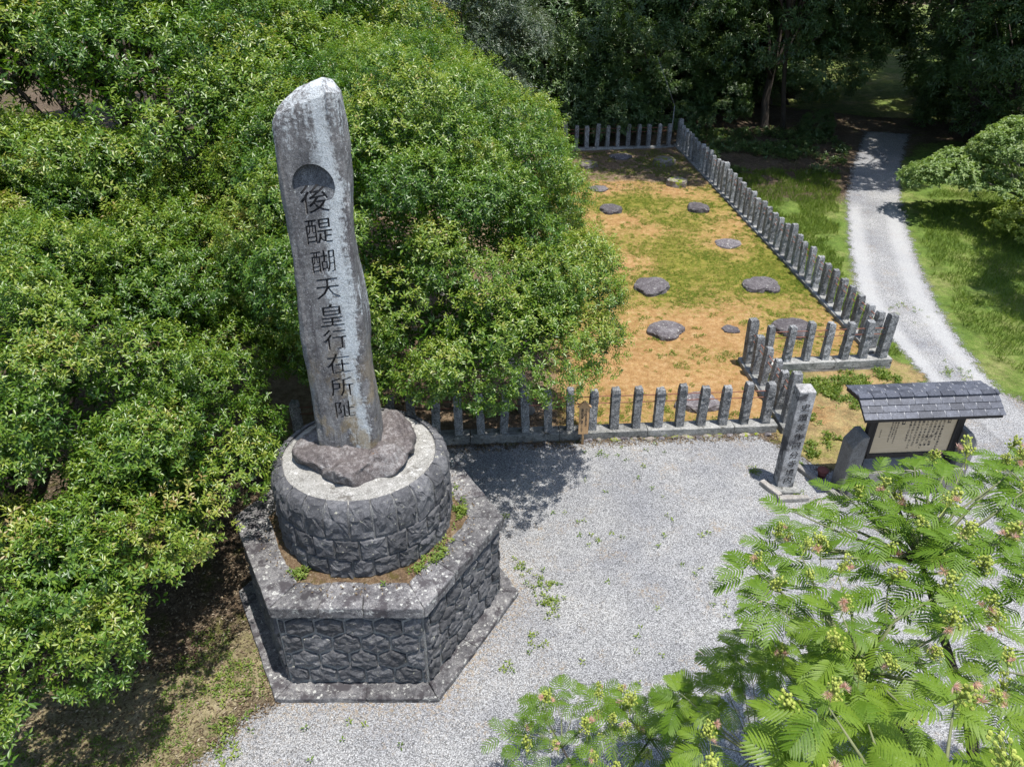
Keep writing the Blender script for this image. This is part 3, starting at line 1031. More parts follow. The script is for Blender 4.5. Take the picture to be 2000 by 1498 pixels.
# closing caps
for lvl, up_ in ((0, False), (NZ, True)):
    c = sum((V[lvl * NS + k] for k in range(NS)), Vector()) / NS
    ring0 = [lvl * NS + k for k in range(NS)]
    b = len(V)
    for s in (.75, .4):
        for k in range(NS):
            q = c.lerp(V[ring0[k]], s)
            if up_:
                q.z += (.045 if s == .75 else .07) + .02 * mnoise.noise(q * 9)
            V.append(q)
    V.append(c + Vector((0, 0, .075 if up_ else 0)))
    rings = [ring0, [b + k for k in range(NS)], [b + NS + k for k in range(NS)]]
    for r0_, r1_ in zip(rings[:-1], rings[1:]):
        for k in range(NS):
            f = (r0_[k], r0_[(k + 1) % NS], r1_[(k + 1) % NS], r1_[k])
            F.append(f if up_ else f[::-1])
    for k in range(NS):
        f = (rings[2][k], rings[2][(k + 1) % NS], len(V) - 1)
        F.append(f if up_ else f[::-1])
slab_me = new_mesh('carved_slab', V, F, M['stele'])


def glyph_mesh(txt, size, extrude=0.0, offset=0.0, align='CENTER'):
    cu = bpy.data.curves.new('glyph', 'FONT')
    cu.body = txt
    cu.size = size
    cu.align_x = align; cu.align_y = 'CENTER'
    cu.extrude = extrude
    cu.offset = offset
    cu.resolution_u = 2
    o = bpy.data.objects.new('glyph', cu)
    COL.objects.link(o)
    dg = bpy.context.evaluated_depsgraph_get()
    me = bpy.data.meshes.new_from_object(o.evaluated_get(dg))
    bpy.data.objects.remove(o)
    bpy.data.curves.remove(cu)
    return me


def glyph_bm(txt, size, mat4, extrude=0.0, offset=0.0, center=True):
    me = glyph_mesh(txt, size, extrude, offset)
    bm = bmesh.new(); bm.from_mesh(me)
    bpy.data.meshes.remove(me)
    bmesh.ops.remove_doubles(bm, verts=bm.verts, dist=1e-5)
    if center and bm.verts:
        xs_ = [v.co.x for v in bm.verts]; ys_ = [v.co.y for v in bm.verts]
        c = Vector(((min(xs_) + max(xs_)) / 2, (min(ys_) + max(ys_)) / 2, 0))
        for v in bm.verts: v.co -= c
    bm.transform(mat4)
    return bm


FRONT = -.245        # front plane of the slab (local y)
CH = [('後', 5.77, .30), ('醍', 5.44, .29), ('醐', 5.12, .27), ('天', 4.82, .27), ('皇', 4.51, .29), ('行', 4.22, .27), ('在', 3.92, .28), ('所', 3.61, .28), ('阯', 3.31, .25)]
ROT = Matrix.Rotation(R(90), 4, 'X')      # glyph xy -> world xz facing -Y
SHR = Matrix(((1, .03, 0, 0), (.13, 1, 0, 0), (0, 0, 1, 0), (0, 0, 0, 1)))   # brush hand: strokes rise to the right
slab_tmp = bpy.data.objects.new('carved_slab_tmp', slab_me)
COL.objects.link(slab_tmp)
cut = bmesh.new()
inlays = []
for chx, z, s in CH:
    size = s * 1.0
    gx = .03 - (0 if z < 5 else .01)
    m4 = Matrix.Translation((gx, FRONT, z)) @ ROT @ SHR
    b1 = glyph_bm(chx, size, m4, .034, .0015)
    tmp = bpy.data.meshes.new('t'); b1.to_mesh(tmp); cut.from_mesh(tmp); b1.free(); bpy.data.meshes.remove(tmp)
    b2 = glyph_bm(chx, size, Matrix.Translation((gx, FRONT + .0325, z)) @ ROT @ SHR, 0, .003)
    inlays.append(bm_mesh('carved_character', b2, M['ink']))
bmesh.ops.recalc_face_normals(cut, faces=cut.faces)
cut_me = bm_mesh('cutter', cut, M['stele'])
cut_o = bpy.data.objects.new('cutter', cut_me)
COL.objects.link(cut_o)
# round crest hollow above the text: deep under its upper lip, running out below
crest = bmesh.new()
bmesh.ops.create_cone(crest, cap_ends=True, cap_tris=False, segments=40, radius1=.205, radius2=.205, depth=.3,
                      matrix=Matrix.Translation((.03, -.243 - .112, 5.93)) @ Matrix.Rotation(R(90 - 14), 4, 'X'))
bmesh.ops.recalc_face_normals(crest, faces=crest.faces)
cr_o = bpy.data.objects.new('cutter2', bm_mesh('cutter2', crest, M['ink2']))
COL.objects.link(cr_o)
md2 = slab_tmp.modifiers.new('crest', 'BOOLEAN')
md2.operation = 'DIFFERENCE'; md2.solver = 'EXACT'; md2.object = cr_o; md2.material_mode = 'TRANSFER'
md = slab_tmp.modifiers.new('carve', 'BOOLEAN')
md.operation = 'DIFFERENCE'; md.solver = 'EXACT'; md.object = cut_o; md.use_self = True; md.material_mode = 'TRANSFER'
dg = bpy.context.evaluated_depsgraph_get()
carved = bpy.data.meshes.new_from_object(slab_tmp.evaluated_get(dg))
print('slab polys', len(slab_me.polygons), '->', len(carved.polygons))
bpy.data.objects.remove(cr_o)
bpy.data.objects.remove(slab_tmp); bpy.data.objects.remove(cut_o)
slab = link('carved_slab', carved, mon)
slab.location = (SLX, SLY, 0)
for me in inlays:
    link('carved_character', me, slab)

r = np.random.default_rng(76)
n_ = 420
th = r.uniform(0, 2 * PI, n_); rd = r.uniform(1.1, 1.4, n_)
D = rand_dirs(n_, r); D[:, 2] *= .2
N = r.normal(0, .3, (n_, 3)); N[:, 2] = 1
link('trough_litter', leaf_mesh('trough_litter', np.stack([HX + rd * np.cos(th), HY + rd * np.sin(th), np.full(n_, 1.485)], 1), D, N, r.uniform(.02, .05, n_), r.uniform(.01, .022, n_), r.beta(2, 2, n_), M['litter'], quads=1), kind='stuff', label='dead leaves lying in the soil ring on the hexagonal plinth', category='leaf litter')
# weeds growing in the trough
r = np.random.default_rng(77)
th = np.concatenate([r.normal(R(325), .08, 26), r.normal(R(237), .05, 16), r.normal(R(5), .1, 34), r.normal(R(308), .05, 9), r.uniform(0, 2 * PI, 22)])
rd = r.uniform(1.12, 1.27, len(th))
wp = np.stack([HX + rd * np.cos(th), HY + rd * np.sin(th), np.full(len(th), 1.48)], 1)
a = sprig_leaves(wp + np.array([0, 0, .015]), np.tile([0, 0, 1.0], (len(th), 1)) + r.normal(0, .2, (len(th), 3)), 9, r, .045, .02, r.uniform(.3, .9, len(th)), (.0, .9))
tw = link('trough_weed', leaf_mesh('trough_weed', *a, M['weed'], quads=2), kind='stuff', label='small green weeds sprouting in the soil on top of the hexagonal plinth', category='weeds')

# ------------------------------------------------------------------ stone fences
def post_mesh(h, wdt, seed, top=.02):
    V, F = [], []
    rr = random.Random(seed)
    n, m = 16, 13
    sv = Vector((seed * 2.3, seed * 1.1, seed * .7))
    for i in range(m + 1):
        z = h * i / m
        s = 1.0 if i < m else .86
        for k in range(n):
            side, q = divmod(k, 4)
            u = q / 4 * 2 - 1
            x, y = [(u, -1), (1, u), (-u, 1), (-1, -u)][side]
            p = Vector((x * wdt / 2 * s, y * wdt / 2 * s, z if i < m else z + top * .3))
            corner = q == 0
            a = .018 if not corner else .008
            nz = mnoise.noise_vector(Vector((p.x * 16, p.y * 16, p.z * 13)) + sv)
            p += nz * a + mnoise.noise_vector(p * 30 + sv) * (.006 if not corner else .002)
            V.append(p)
    for i in range(m):
        for k in range(n):
            F.append((i * n + k, i * n + (k + 1) % n, (i + 1) * n + (k + 1) % n, (i + 1) * n + k))
    V.append(Vector((rr.uniform(-.005, .005), rr.uniform(-.005, .005), h + top)))
    for k in range(n):
        F.append((m * n + k, m * n + (k + 1) % n, len(V) - 1))
    return new_mesh('post', V, F, M['granite'])


POSTS = [post_mesh(.85, .148, s) for s in range(5)]
TALL = [post_mesh(1.03, .175, 40 + s, .035) for s in range(2)]


def bar_mesh(name, a, b, wd, h0, h1, mat, seed=0, rough=.008, seg=8, bev=True):
    """bar from a to b (feet line), from h0 to h1 above it"""
    a, b = Vector(a), Vector(b)
    d = (b - a); hd = Vector((d.x, d.y, 0)).normalized(); nn = Vector((-hd.y, hd.x, 0))
    V, F = [], []
    cr = [(-1, h0), (1, h0), (1, h1 - .012), (.86, h1), (0, h1 + .002), (-.86, h1), (-1, h1 - .012), (-1, (h0 + h1) / 2)]
    n = len(cr)
    for i in range(seg + 1):
        p = a + d * i / seg
        for (s, h) in cr:
            q = p + nn * (s * wd / 2) + Vector((0, 0, h))
            q += mnoise.noise_vector(q * 6 + Vector((seed, 0, 0))) * rough + mnoise.noise_vector(q * 19) * rough * .6
            V.append(q)
    for i in range(seg):
        for k in range(n):
            F.append((i * n + k, (i + 1) * n + k, (i + 1) * n + (k + 1) % n, i * n + (k + 1) % n))
    F.append(tuple(range(n))); F.append(tuple(seg * n + k for k in reversed(range(n))))
    return new_mesh(name, V, F, mat)


def fence_run(label, p0, p1, n, tall=(), skip=(), lower=None, seed=0, beam=(.27, .17), i0=0):
    """posts i0..n between p0 (i=0) and p1 (i=n); p = (x, y, z of the post feet)"""
    p0, p1 = Vector(p0), Vector(p1)
    step = (p1 - p0) / n
    rz = math.atan2(step.y, step.x)
    t = thing('stone_fence', label, 'fence', p0)
    rr = random.Random(seed)
    for i in range(i0, n + 1):
        if i in skip: continue
        me = rr.choice(TALL) if i in tall else rr.choice(POSTS)
        o = link('post', me, t)
        o.location = step * i + Vector((0, 0, rr.uniform(-.012, .008)))
        o.rotation_euler = (rr.gauss(0, .022), rr.gauss(0, .022), rz + rr.choice((0, PI)) + rr.gauss(0, .03))
        o.scale = (rr.uniform(.88, 1.06), rr.uniform(.88, 1.06), rr.uniform(.94, 1.03))
    per = 4
    i = i0 - .5
    while i < n + .4:
        j = min(i + per, n + .5)
        g = .006
        link('base_beam', bar_mesh('base_beam', step * i + step.normalized() * g, step * j - step.normalized() * g, beam[0], -beam[1], .004, M['beam'], seed + int(i)), t)
        i = j
    for hh in (.55, .69):
        V, F = [], []
        pts = [step * q + Vector((0, 0, hh + rr.uniform(-.006, .006))) for q in range(i0, n + 1)]
        tube(V, F, pts, .0095, 5)
        link('rail', new_mesh('rail', V, F, M['rust'], True), t)
    if lower:
        off = Vector((math.sin(rz), -math.cos(rz), 0)) * lower[3]
        i = i0 - .5
        while i < n + .4:
            j = min(i + 5.5, n + .5)
            link(lower[0], bar_mesh(lower[0], step * i + off, step * j + off - step.normalized() * .004, beam[0] + lower[2], lower[1], -beam[1] - .002, lower[4], seed + 9 + int(i), lower[5]), t)
            i = j
    return t


cA = (4.98, 13.56, .245); cC = (7.89, 13.80, .25); cD = (6.54, 29.66, .857)
cB = (5.15, 11.487, .16)
fd = Vector((math.cos(FA), math.sin(FA), 0)) * .409
f_front = fence_run('weathered stone post fence along the gravel yard, running in under the trees behind the memorial', Vector(cB) - fd * 9, Vector(cB) - fd * 1, 8, (), i0=-13, seed=1,
          lower=('footing', -.21, -.05, -.01, M['beam'], .02))
fence_run('short stone fence stepping back from the yard between two taller corner posts', cB, cA, 5, (0, 5), seed=2)
a0 = Vector(cA); a1 = Vector(cC)
fence_run('short stone fence on a grey concrete kerb beside the gravel lane', a0 + (a1 - a0) / 7, cC, 6, (6,), seed=3,
          lower=('kerb', -.40, .0, -.004, M['concrete'], .002))
c0, c1 = Vector(cC), Vector(cD)
fence_run('long stone post fence running back along the lane to the dark wood', c0 + (c1 - c0) / 38, cD, 37, (11, 24, 37), seed=4)
bd_ = Vector((math.cos(R(186.23)), math.sin(R(186.23)), .0)) * .409
fence_run('far stone fence closing the back of the mossy precinct below the dark trees', Vector(cD) + bd_, Vector(cD) + bd_ * 22, 21, (10,), seed=5, beam=(.25, .12))

# rubble at the foot of the front fence
for k in range(16):
    x = 1.4 + k * .225 + random.uniform(-.06, .06)
    y = F0[1] + (x - F0[0]) * math.tan(FA) - .17 - random.uniform(0, .05)
    bm = bmesh.new(); bmesh.ops.create_icosphere(bm, subdivisions=2, radius=1)
    sx, sy, sz = random.uniform(.05, .12), random.uniform(.03, .055), random.uniform(.02, .045)
    for v in bm.verts:
        v.co = Vector((v.co.x * sx, v.co.y * sy, v.co.z * sz)) * (1 + .35 * mnoise.noise(v.co * 1.7 + Vector((k * 3, 0, 0))))
    o = link('rubble_stone', bm_mesh('rubble_stone', bm, M['mossrock'] if k % 3 else M['boulder']), None,
             label='small rubble stone bedded at the foot of the stone fence by the gravel', category='stone', group='rubble stones along the foot of the front fence')
    o.location = (x, y, .02); o.rotation_euler = (0, 0, random.uniform(-.4, .4))

# ------------------------------------------------------------------ stone pillar
PW, PH = .26, 1.93
pil = thing('stone_pillar', 'square granite marker pillar with black carved characters at the edge of the gravel', 'stone pillar', (4.58, 9.79, 0))
bm = bmesh.new()
V, F = [], []
nz_, ns_ = 24, 5
bm.free()
def square_loft(levels, ns, seed, rough):
    V, F = [], []
    n = ns * 4
    for (z, s) in levels:
        for k in range(n):
            side, q = divmod(k, ns)
            u = q / ns * 2 - 1
            if abs(u) > .98: u *= .985
            x, y = [(u, -1), (1, u), (-u, 1), (-1, -u)][side]
            if q == 0:
                x *= .985; y *= .985
            p = Vector((x * s, y * s, z))
            V.append(p + mnoise.noise_vector(p * 9 + Vector((seed, 0, 0))) * rough)
    for i in range(len(levels) - 1):
        for k in range(n):
            F.append((i * n + k, i * n + (k + 1) % n, (i + 1) * n + (k + 1) % n, (i + 1) * n + k))
    V.append(Vector((0, 0, levels[-1][0])))
    b = (len(levels) - 1) * n
    for k in range(n):
        F.append((b + k, b + (k + 1) % n, len(V) - 1))
    return V, F
lv = [(z, PW / 2) for z in np.linspace(-.05, PH, 24)] + [(PH + .012, PW / 2 * .96), (PH + .05, PW * .25), (PH + .075, PW * .03)]
V, F = square_loft(lv, 6, 5, .003)
link('shaft', new_mesh('shaft', V, F, M['pillar']), pil)
zs = [1.66, 1.47, 1.28, 1.10, .92, .735, .56, .385, .22]
for chx, z in zip('史蹟美作國分寺境内', zs):
    b2 = glyph_bm(chx, .15, Matrix.Translation((.012, -PW / 2 - .0045, z)) @ ROT @ SHR, 0, .001)
    link('painted_character', bm_mesh('painted_character', b2, M['ink']), pil)
bs = link('foot_slab', box_mesh('foot_slab', .44, .40, .10, M['beam'], .015, cz=0, cuts=3, rough=.012, seed=2), pil)
bs.location = (0, -.06, .02)
# low kerb stones round its plot
for lab, x, y, ln, rz_ in (('thin grey edging stone just left of the marker pillar', 4.33, 9.63, .42, R(-62)), ('grey edging stone between the marker pillar and the notice board', 5.22, 9.75, 1.15, R(-64)),
                           ('short edging stone in front of the marker pillar', 4.62, 9.38, .5, R(4))):
    me = bar_mesh('edging_stone', (-ln / 2, 0, 0), (ln / 2, 0, 0), .10, -.06, .085, M['concrete'], 3, .006)
    o = link('edging_stone', me, None, label=lab, category='edging stone')
    o.location = (x, y, .01); o.rotation_euler = (0, 0, rz_)
# red pot and pale stone by the pillar
bm = bmesh.new()
bmesh.ops.create_cone(bm, cap_ends=True, segments=20, radius1=.06, radius2=.085, depth=.13, matrix=Matrix.Translation((0, 0, .065)))
bmesh.ops.create_cone(bm, cap_ends=True, segments=20, radius1=.094, radius2=.094, depth=.03, matrix=Matrix.Translation((0, 0, .137)))
o = link('clay_pot', bm_mesh('clay_pot', bm, M['brick'], True), None, label='small dark red clay pot standing behind the edging stone', category='pot')
o.location = (5.32, 10.0, .02)

# ------------------------------------------------------------------ small wooden sign
ws = thing('wooden_sign', 'small pale wooden name board with a gabled top standing before the fence', 'sign', (1.285, 10.93, 0), R(3))
V, F = [], []
tube(V, F, [(0, .022, -.1), (0, .022, .5)], .022, 10)
link('stake', new_mesh('stake', V, F, M['cedar'], True), ws)
bm = bmesh.new()
ol = [(-.088, .26), (.088, .26), (.092, .84), (0, .935), (-.092, .84)]
f0 = [bm.verts.new((x, -.008, z)) for x, z in ol]; f1 = [bm.verts.new((x, .012, z)) for x, z in ol]
bm.faces.new(f0); bm.faces.new(f1[::-1])
for i in range(5):
    bm.faces.new((f0[i], f1[i], f1[(i + 1) % 5], f0[(i + 1) % 5]))
link('board', bm_mesh('board', bm, M['cedar']), ws)
for s in (-1, 1):
    me = box_mesh('roof_slat', .158, .06, .014, M['cedar'], .002)
    o = link('roof_slat', me, ws)
    o.location = (s * .056, 0, .892); o.rotation_euler = (0, s * R(45.5), 0)
bm = bmesh.new()
for txt, x, z0, st, sz in (('元弘の忠臣遺跡巡行', .036, .79, .044, .042), ('後醍醐天皇御遺跡ここなり', -.034, .79, .0425, .046)):
    for i, chx in enumerate(txt):
        b1 = glyph_bm(chx, sz, Matrix.Translation((x, -.0095, z0 - i * st)) @ ROT, 0, .0008)
        tmp = bpy.data.meshes.new('t'); b1.to_mesh(tmp); bm.from_mesh(tmp); b1.free(); bpy.data.meshes.remove(tmp)
link('lettering', bm_mesh('lettering', bm, M['ink']), ws, kind='stuff')

# ------------------------------------------------------------------ roofed notice board
nb = thing('notice_board', 'roofed notice board with a cream text panel between grey stone wings', 'notice board', (6.47, 9.74, 0), FA)
# local: x along the board, -y towards the viewer; panel x in -.68.. .68
bw = .675
stn = link('stone_base', box_mesh('stone_base', 1.9, .42, .50, M['concrete'], .015, cuts=2, rough=.004), nb)
for s in (-1, 1):
    bm = bmesh.new()
    pr = [(0, 0), (.24, 0), (.24, .96), (.10, 1.17), (0, 1.17)]
    a_ = [bm.verts.new((s * x, -.17, z)) for x, z in pr]; b_ = [bm.verts.new((s * x, .17, z)) for x, z in pr]
    bm.faces.new(a_); bm.faces.new(b_[::-1])
    for i in range(5):
        bm.faces.new((a_[i], b_[i], b_[(i + 1) % 5], a_[(i + 1) % 5]))
    bmesh.ops.bevel(bm, geom=list(bm.edges), offset=.012, segments=1, affect='EDGES')
    bmesh.ops.recalc_face_normals(bm, faces=bm.faces)
    o = link('stone_wing', bm_mesh('stone_wing', bm, M['concrete']), nb)
    o.location = (s * .80, .02, 0)
    o = link('post', box_mesh('post', .085, .10, 1.15, M['darkwood'], .006), nb)
    o.location = (s * .745, .02, .5)
for nm, z, h, d in (('top_rail', 1.475, .075, .07), ('bottom_rail', .66, .085, .075)):
    o = link(nm, box_mesh(nm, 1.40, d, h, M['darkwood'], .005), nb)
    o.location = (0, 0, z)
pan = link('panel', box_mesh('panel', 1.398, .024, .73, M['panel'], .001), nb)
pan.location = (0, .004, .745)
sd_ = [link('side_rail', box_mesh('side_rail', .045, .055, .73, M['darkwood'], .004), nb) for _ in range(2)]
sd_[0].location = (-.68, -.004, .745); sd_[1].location = (.68, -.004, .745)
textcols = [('元弘二年春後醍醐天皇の隠岐', .45, 0, .0), ('により遷幸せらるる', .385, 0, 0), ('美作の国分寺にて御駐輦', .315, 0, 0), ('三月廿四日此の地に御着', .245, 0, 0), ('せられ一夜を仏殿に御過し', .175, 0, 0),
            ('同国にして名高き院庄', .105, 0, 0), ('に至る途次なればその後', .035, 0, 0), ('行在所の跡として伝へられ', -.035, 0, 0), ('石を建て之を記念す', -.10, 0, 0)]
bm = bmesh.new()
def put(bm, chx, size, x, z, y=-.0095):
    b1 = glyph_bm(chx, size, Matrix.Translation((x, y, z)) @ ROT, 0, size * .02)
    tmp = bpy.data.meshes.new('t'); b1.to_mesh(tmp); bm.from_mesh(tmp); b1.free(); bpy.data.meshes.remove(tmp)
for txt, x, *_ in textcols:
    for i, chx in enumerate(txt):
        put(bm, chx, .043, x, 1.385 - i * .050)
for txt, x in (('一建立の時は昭和の初めなり', -.31), ('一碑文は元帥の書なり', -.355), ('一礎石は国分寺の跡に残る', -.40)):
    for i, chx in enumerate(txt):
        put(bm, chx, .031, x, 1.375 - i * .036)
for i, chx in enumerate('昭和五十年'):
    put(bm, chx, .026, -.56, 1.20 - i * .032)
link('lettering', bm_mesh('lettering', bm, M['ink']), pan, kind='stuff').location = (0, -.004, -.745)
for x, tx in ((.53, '由緒'), (-.225, '記事')):
    o = link('heading_block', box_mesh('heading_block', .052, .004, .155, M['ink'], 0), pan)
    o.location = (x, -.0145, .555)
    bm = bmesh.new()
    for i, chx in enumerate(tx):
        put(bm, chx, .045, 0, .112 - i * .07, -.0035)
    l_ = link('heading_lettering', bm_mesh('heading_lettering', bm, M['panel']), pan, kind='stuff')
    l_.location = (x, -.0145, .555)
# roof: two slopes of slates over a dark wooden deck
RL, rx0 = 2.2, -1.1
roof = thing('roof_tmp', 'x', 'x')
bpy.data.objects.remove(roof)
bm = bmesh.new()
ridge_z, ridge_y = 1.86, -.03
fe = (-.34, 1.645); be = (.36, 1.80)
pr = [(fe[0], fe[1]), (ridge_y, ridge_z), (be[0], be[1]), (be[0], be[1] - .05), (ridge_y, ridge_z - .06), (fe[0], fe[1] - .05)]
a_ = [bm.verts.new((rx0, y, z)) for y, z in pr]; b_ = [bm.verts.new((rx0 + RL, y, z)) for y, z in pr]
bm.faces.new(a_); bm.faces.new(b_[::-1])
for i in range(6):
    bm.faces.new((a_[i], b_[i], b_[(i + 1) % 6], a_[(i + 1) % 6]))
bmesh.ops.recalc_face_normals(bm, faces=bm.faces)
rf = link('roof', bm_mesh('roof', bm, M['darkwood']), nb)


def slate(x0, x1, y0, z0, y1, z1, lift0, lift1, th=.016):
    """tile between lower edge (y0,z0) and upper edge (y1,z1)"""
    d = Vector((0, y1 - y0, z1 - z0)).normalized(); n = Vector((0, -d.z, d.y))
    if n.z < 0: n = -n
    bm = bmesh.new()
    q = [(x0, y0, z0, lift0), (x1, y0, z0, lift0), (x1, y1, z1, lift1), (x0, y1, z1, lift1)]
    lo = [bm.verts.new(Vector((x, y, z)) + n * l) for x, y, z, l in q]
    hi = [bm.verts.new(Vector((x, y, z)) + n * (l + th)) for x, y, z, l in q]
    bm.faces.new(lo[::-1]); bm.faces.new(hi)
    for i in range(4): bm.faces.new((lo[i], lo[(i + 1) % 4], hi[(i + 1) % 4], hi[i]))
    bmesh.ops.recalc_face_normals(bm, faces=bm.faces)
    link('tile', bm_mesh('tile', bm, M['tile']), rf)


tw_ = .215
for (ey, ez, ry_, rz__) in ((fe[0], fe[1], ridge_y, ridge_z), (be[0], be[1], ridge_y, ridge_z)):
    # pale bedding shows in the joints
    for row in range(3):
        t0, t1 = row / 3 * .92 - .03, (row + 1) / 3 * .92 + .03
        L_ = lambda t: (ey + (ry_ - ey) * t, ez + (rz__ - ez) * t)
        (y0, z0), (y1, z1) = L_(t0), L_(t1)
        x = rx0 - .02 - (tw_ * .5 if row == 1 else 0)
        while x < rx0 + RL + .02:
            xa, xb = max(x, rx0 - .02), min(x + tw_, rx0 + RL + .02)
            if xb - xa > .04:
                slate(xa + .003, xb - .003, y0, z0, y1, z1, .020 + random.uniform(0, .002), .004)
            x += tw_
        b0, b1 = L_(max(t0, 0)), L_(min(t1 + .01, 1))
    d = Vector((0, ry_ - ey, rz__ - ez)); 
    bm = bmesh.new()
    n = Vector((0, -d.z, d.y)).normalized()
    if n.z < 0: n = -n
    q = [Vector((rx0, ey, ez)) + n * .0145, Vector((rx0 + RL, ey, ez)) + n * .0145, Vector((rx0 + RL, ry_, rz__)) + n * .0145, Vector((rx0, ry_, rz__)) + n * .0145]
    bm.faces.new([bm.verts.new(p) for p in q])
    bmesh.ops.recalc_face_normals(bm, faces=bm.faces)
    # thin mortar bedding strips between the tiles of a course
    bm.free()
x = rx0 - .03
while x < rx0 + RL:
    xb = min(x + tw_ * 1.02, rx0 + RL + .03)
    me = box_mesh('ridge_tile', xb - x - .006, .10, .032, M['tile'], .006)
    o = link('ridge_tile', me, rf); o.location = ((x + xb) / 2, ridge_y - .01, ridge_z + .012); o.rotation_euler = (R(14), 0, 0)
    x = xb
for k in range(11):           # mortar dabs showing white between the slates
    for row in range(3):
        for sgn, (ey, ez) in ((1, fe), (-1, be)):
            t = (row + .5) / 3 * .92
            y = ey + (ridge_y - ey) * t; z = ez + (ridge_z - ez) * t
            xx = rx0 - .02 + (k + (0 if row != 1 else .5)) * tw_
            if xx < rx0 + .02 or xx > rx0 + RL - .02: continue
            o = link('mortar_joint', box_mesh('mortar_joint', .0075, .112, .004, M['mortarw'], 0), rf)
            o.location = (xx, y, z + .026); o.rotation_euler = (math.atan2(ridge_z - ez, (ridge_y - ey)) if sgn > 0 else -math.atan2(ridge_z - ez, -(ridge_y - ey)), 0, 0)

# ------------------------------------------------------------------ foundation stones on the moss lawn
def boulder(label, x, y, sx, sy, h, seed, mat='boulder', flat=.5, hollow=0, rz=0, z=None, name='foundation_stone'):
    bm = bmesh.new()
    bmesh.ops.create_icosphere(bm, subdivisions=4, radius=1)
    sv = Vector((seed * 1.9, seed * .7, seed * 3.1))
    for v in bm.verts:
        d = v.co.copy()
        k = 1 + .28 * mnoise.noise(Vector((d.x, d.y, 0)) * 1.3 + sv) + .08 * mnoise.noise(Vector((d.x, d.y, d.z)) * 3.5 + sv)
        zz = math.copysign(abs(d.z) ** flat, d.z)
        rr_ = math.hypot(d.x, d.y)
        e = rr_ ** .6 if rr_ > 1e-6 else 0
        p = Vector((d.x / max(rr_, 1e-6) * e * sx * k, d.y / max(rr_, 1e-6) * e * sy * k, zz * h))
        if hollow and zz > 0:
            q = math.hypot(p.x / sx, (p.y + .05 * sy) / sy)
            p.z -= hollow * (1 - float(smooth(.42, .52, q)))
        p += mnoise.noise_vector(p * 6 + sv) * .02 + mnoise.noise_vector(p * 17 + sv) * .008
        v.co = p
    o = link(name, bm_mesh(name, bm, M[mat], False), None, label=label, category='stone')
    o.location = (x, y, float(ze(x, y)) if z is None else z)
    o.rotation_euler = (0, 0, rz)
    return o


boulder('large flat purple-brown foundation stone with a raised round seat, beside the big tree', 3.55, 17.25, .44, .50, .16, 1, hollow=.025, rz=-.5)
boulder('broad grey-topped flat stone near the middle of the long fence', 6.35, 17.35, .46, .42, .14, 2, rz=.2)
boulder('oval grey boulder blotched with lichen on the bare orange soil', 3.50, 15.0, .42, .36, .17, 3, flat=.7)
boulder('small pale oval stone lying between the two boulders on bare soil', 5.02, 15.1, .20, .17, .06, 4)
boulder('pale grey boulder behind the short fence by the lane', 6.45, 15.1, .42, .42, .17, 5, rz=.3)
boulder('wide hollowed grey stone right behind the front fence', 3.63, 12.15, .44, .34, .13, 6, hollow=.08)
boulder('round dark foundation stone with a carved ring, sunk in bare orange soil', 6.12, 20.05, .36, .34, .06, 7, hollow=.02)
boulder('dark angular stone with a flat sloping top near the shaded edge of the lawn', 5.88, 22.75, .32, .38, .17, 8, flat=.4)
boulder('round dark stone with a domed hollow top at the left of the lawn', 3.12, 22.7, .36, .38, .13, 9, hollow=.03)
boulder('flush flat stone barely showing above the soil at the left', 2.9, 24.7, .34, .30, .05, 10)
boulder('squared pale stone capped with bright moss near the long fence', 5.65, 25.1, .34, .34, .24, 11, 'mossrock', .3)
boulder('low pale stone with a yellow moss cap in front of the far fence', 2.78, 27.1, .36, .3, .2, 12, 'mossrock')
boulder('dark mossy mound of stone in the shade of the far corner', 5.6, 27.5, .45, .4, .22, 13, 'mossrock')
boulder('flat shaded stone lying before the far fence', 4.1, 28.2, .42, .3, .12, 14)
boulder('flat stone half hidden by the big tree before the far fence', 1.6, 28.0, .36, .3, .12, 15)

# thin pole and stay wire at the far corner
pw = thing('wire_pole', 'thin metal pole with a slack stay wire at the far corner of the fence', 'pole', (6.3, 30.1, .7))
V, F = [], []
tube(V, F, [(0, 0, -.1), (.02, 0, 1.55)], .016, 6)
link('pole', new_mesh('pole', V, F, M['wire'], True), pw)
V, F = [], []
tube(V, F, [(.02, 0, 1.55), (-.35, .1, 2.35), (-.8, .2, 3.3)], .010, 5)
link('stay_wire', new_mesh('stay_wire', V, F, M['wire'], True), pw)

# ------------------------------------------------------------------ big glossy evergreens on the left
camv = np.array([0, 0, 8.0])


def facing(C, CN):
    # leave off the undersides and backs that only the wood behind could see
    return (CN @ np.array([.1, -.62, .78])) > -.3


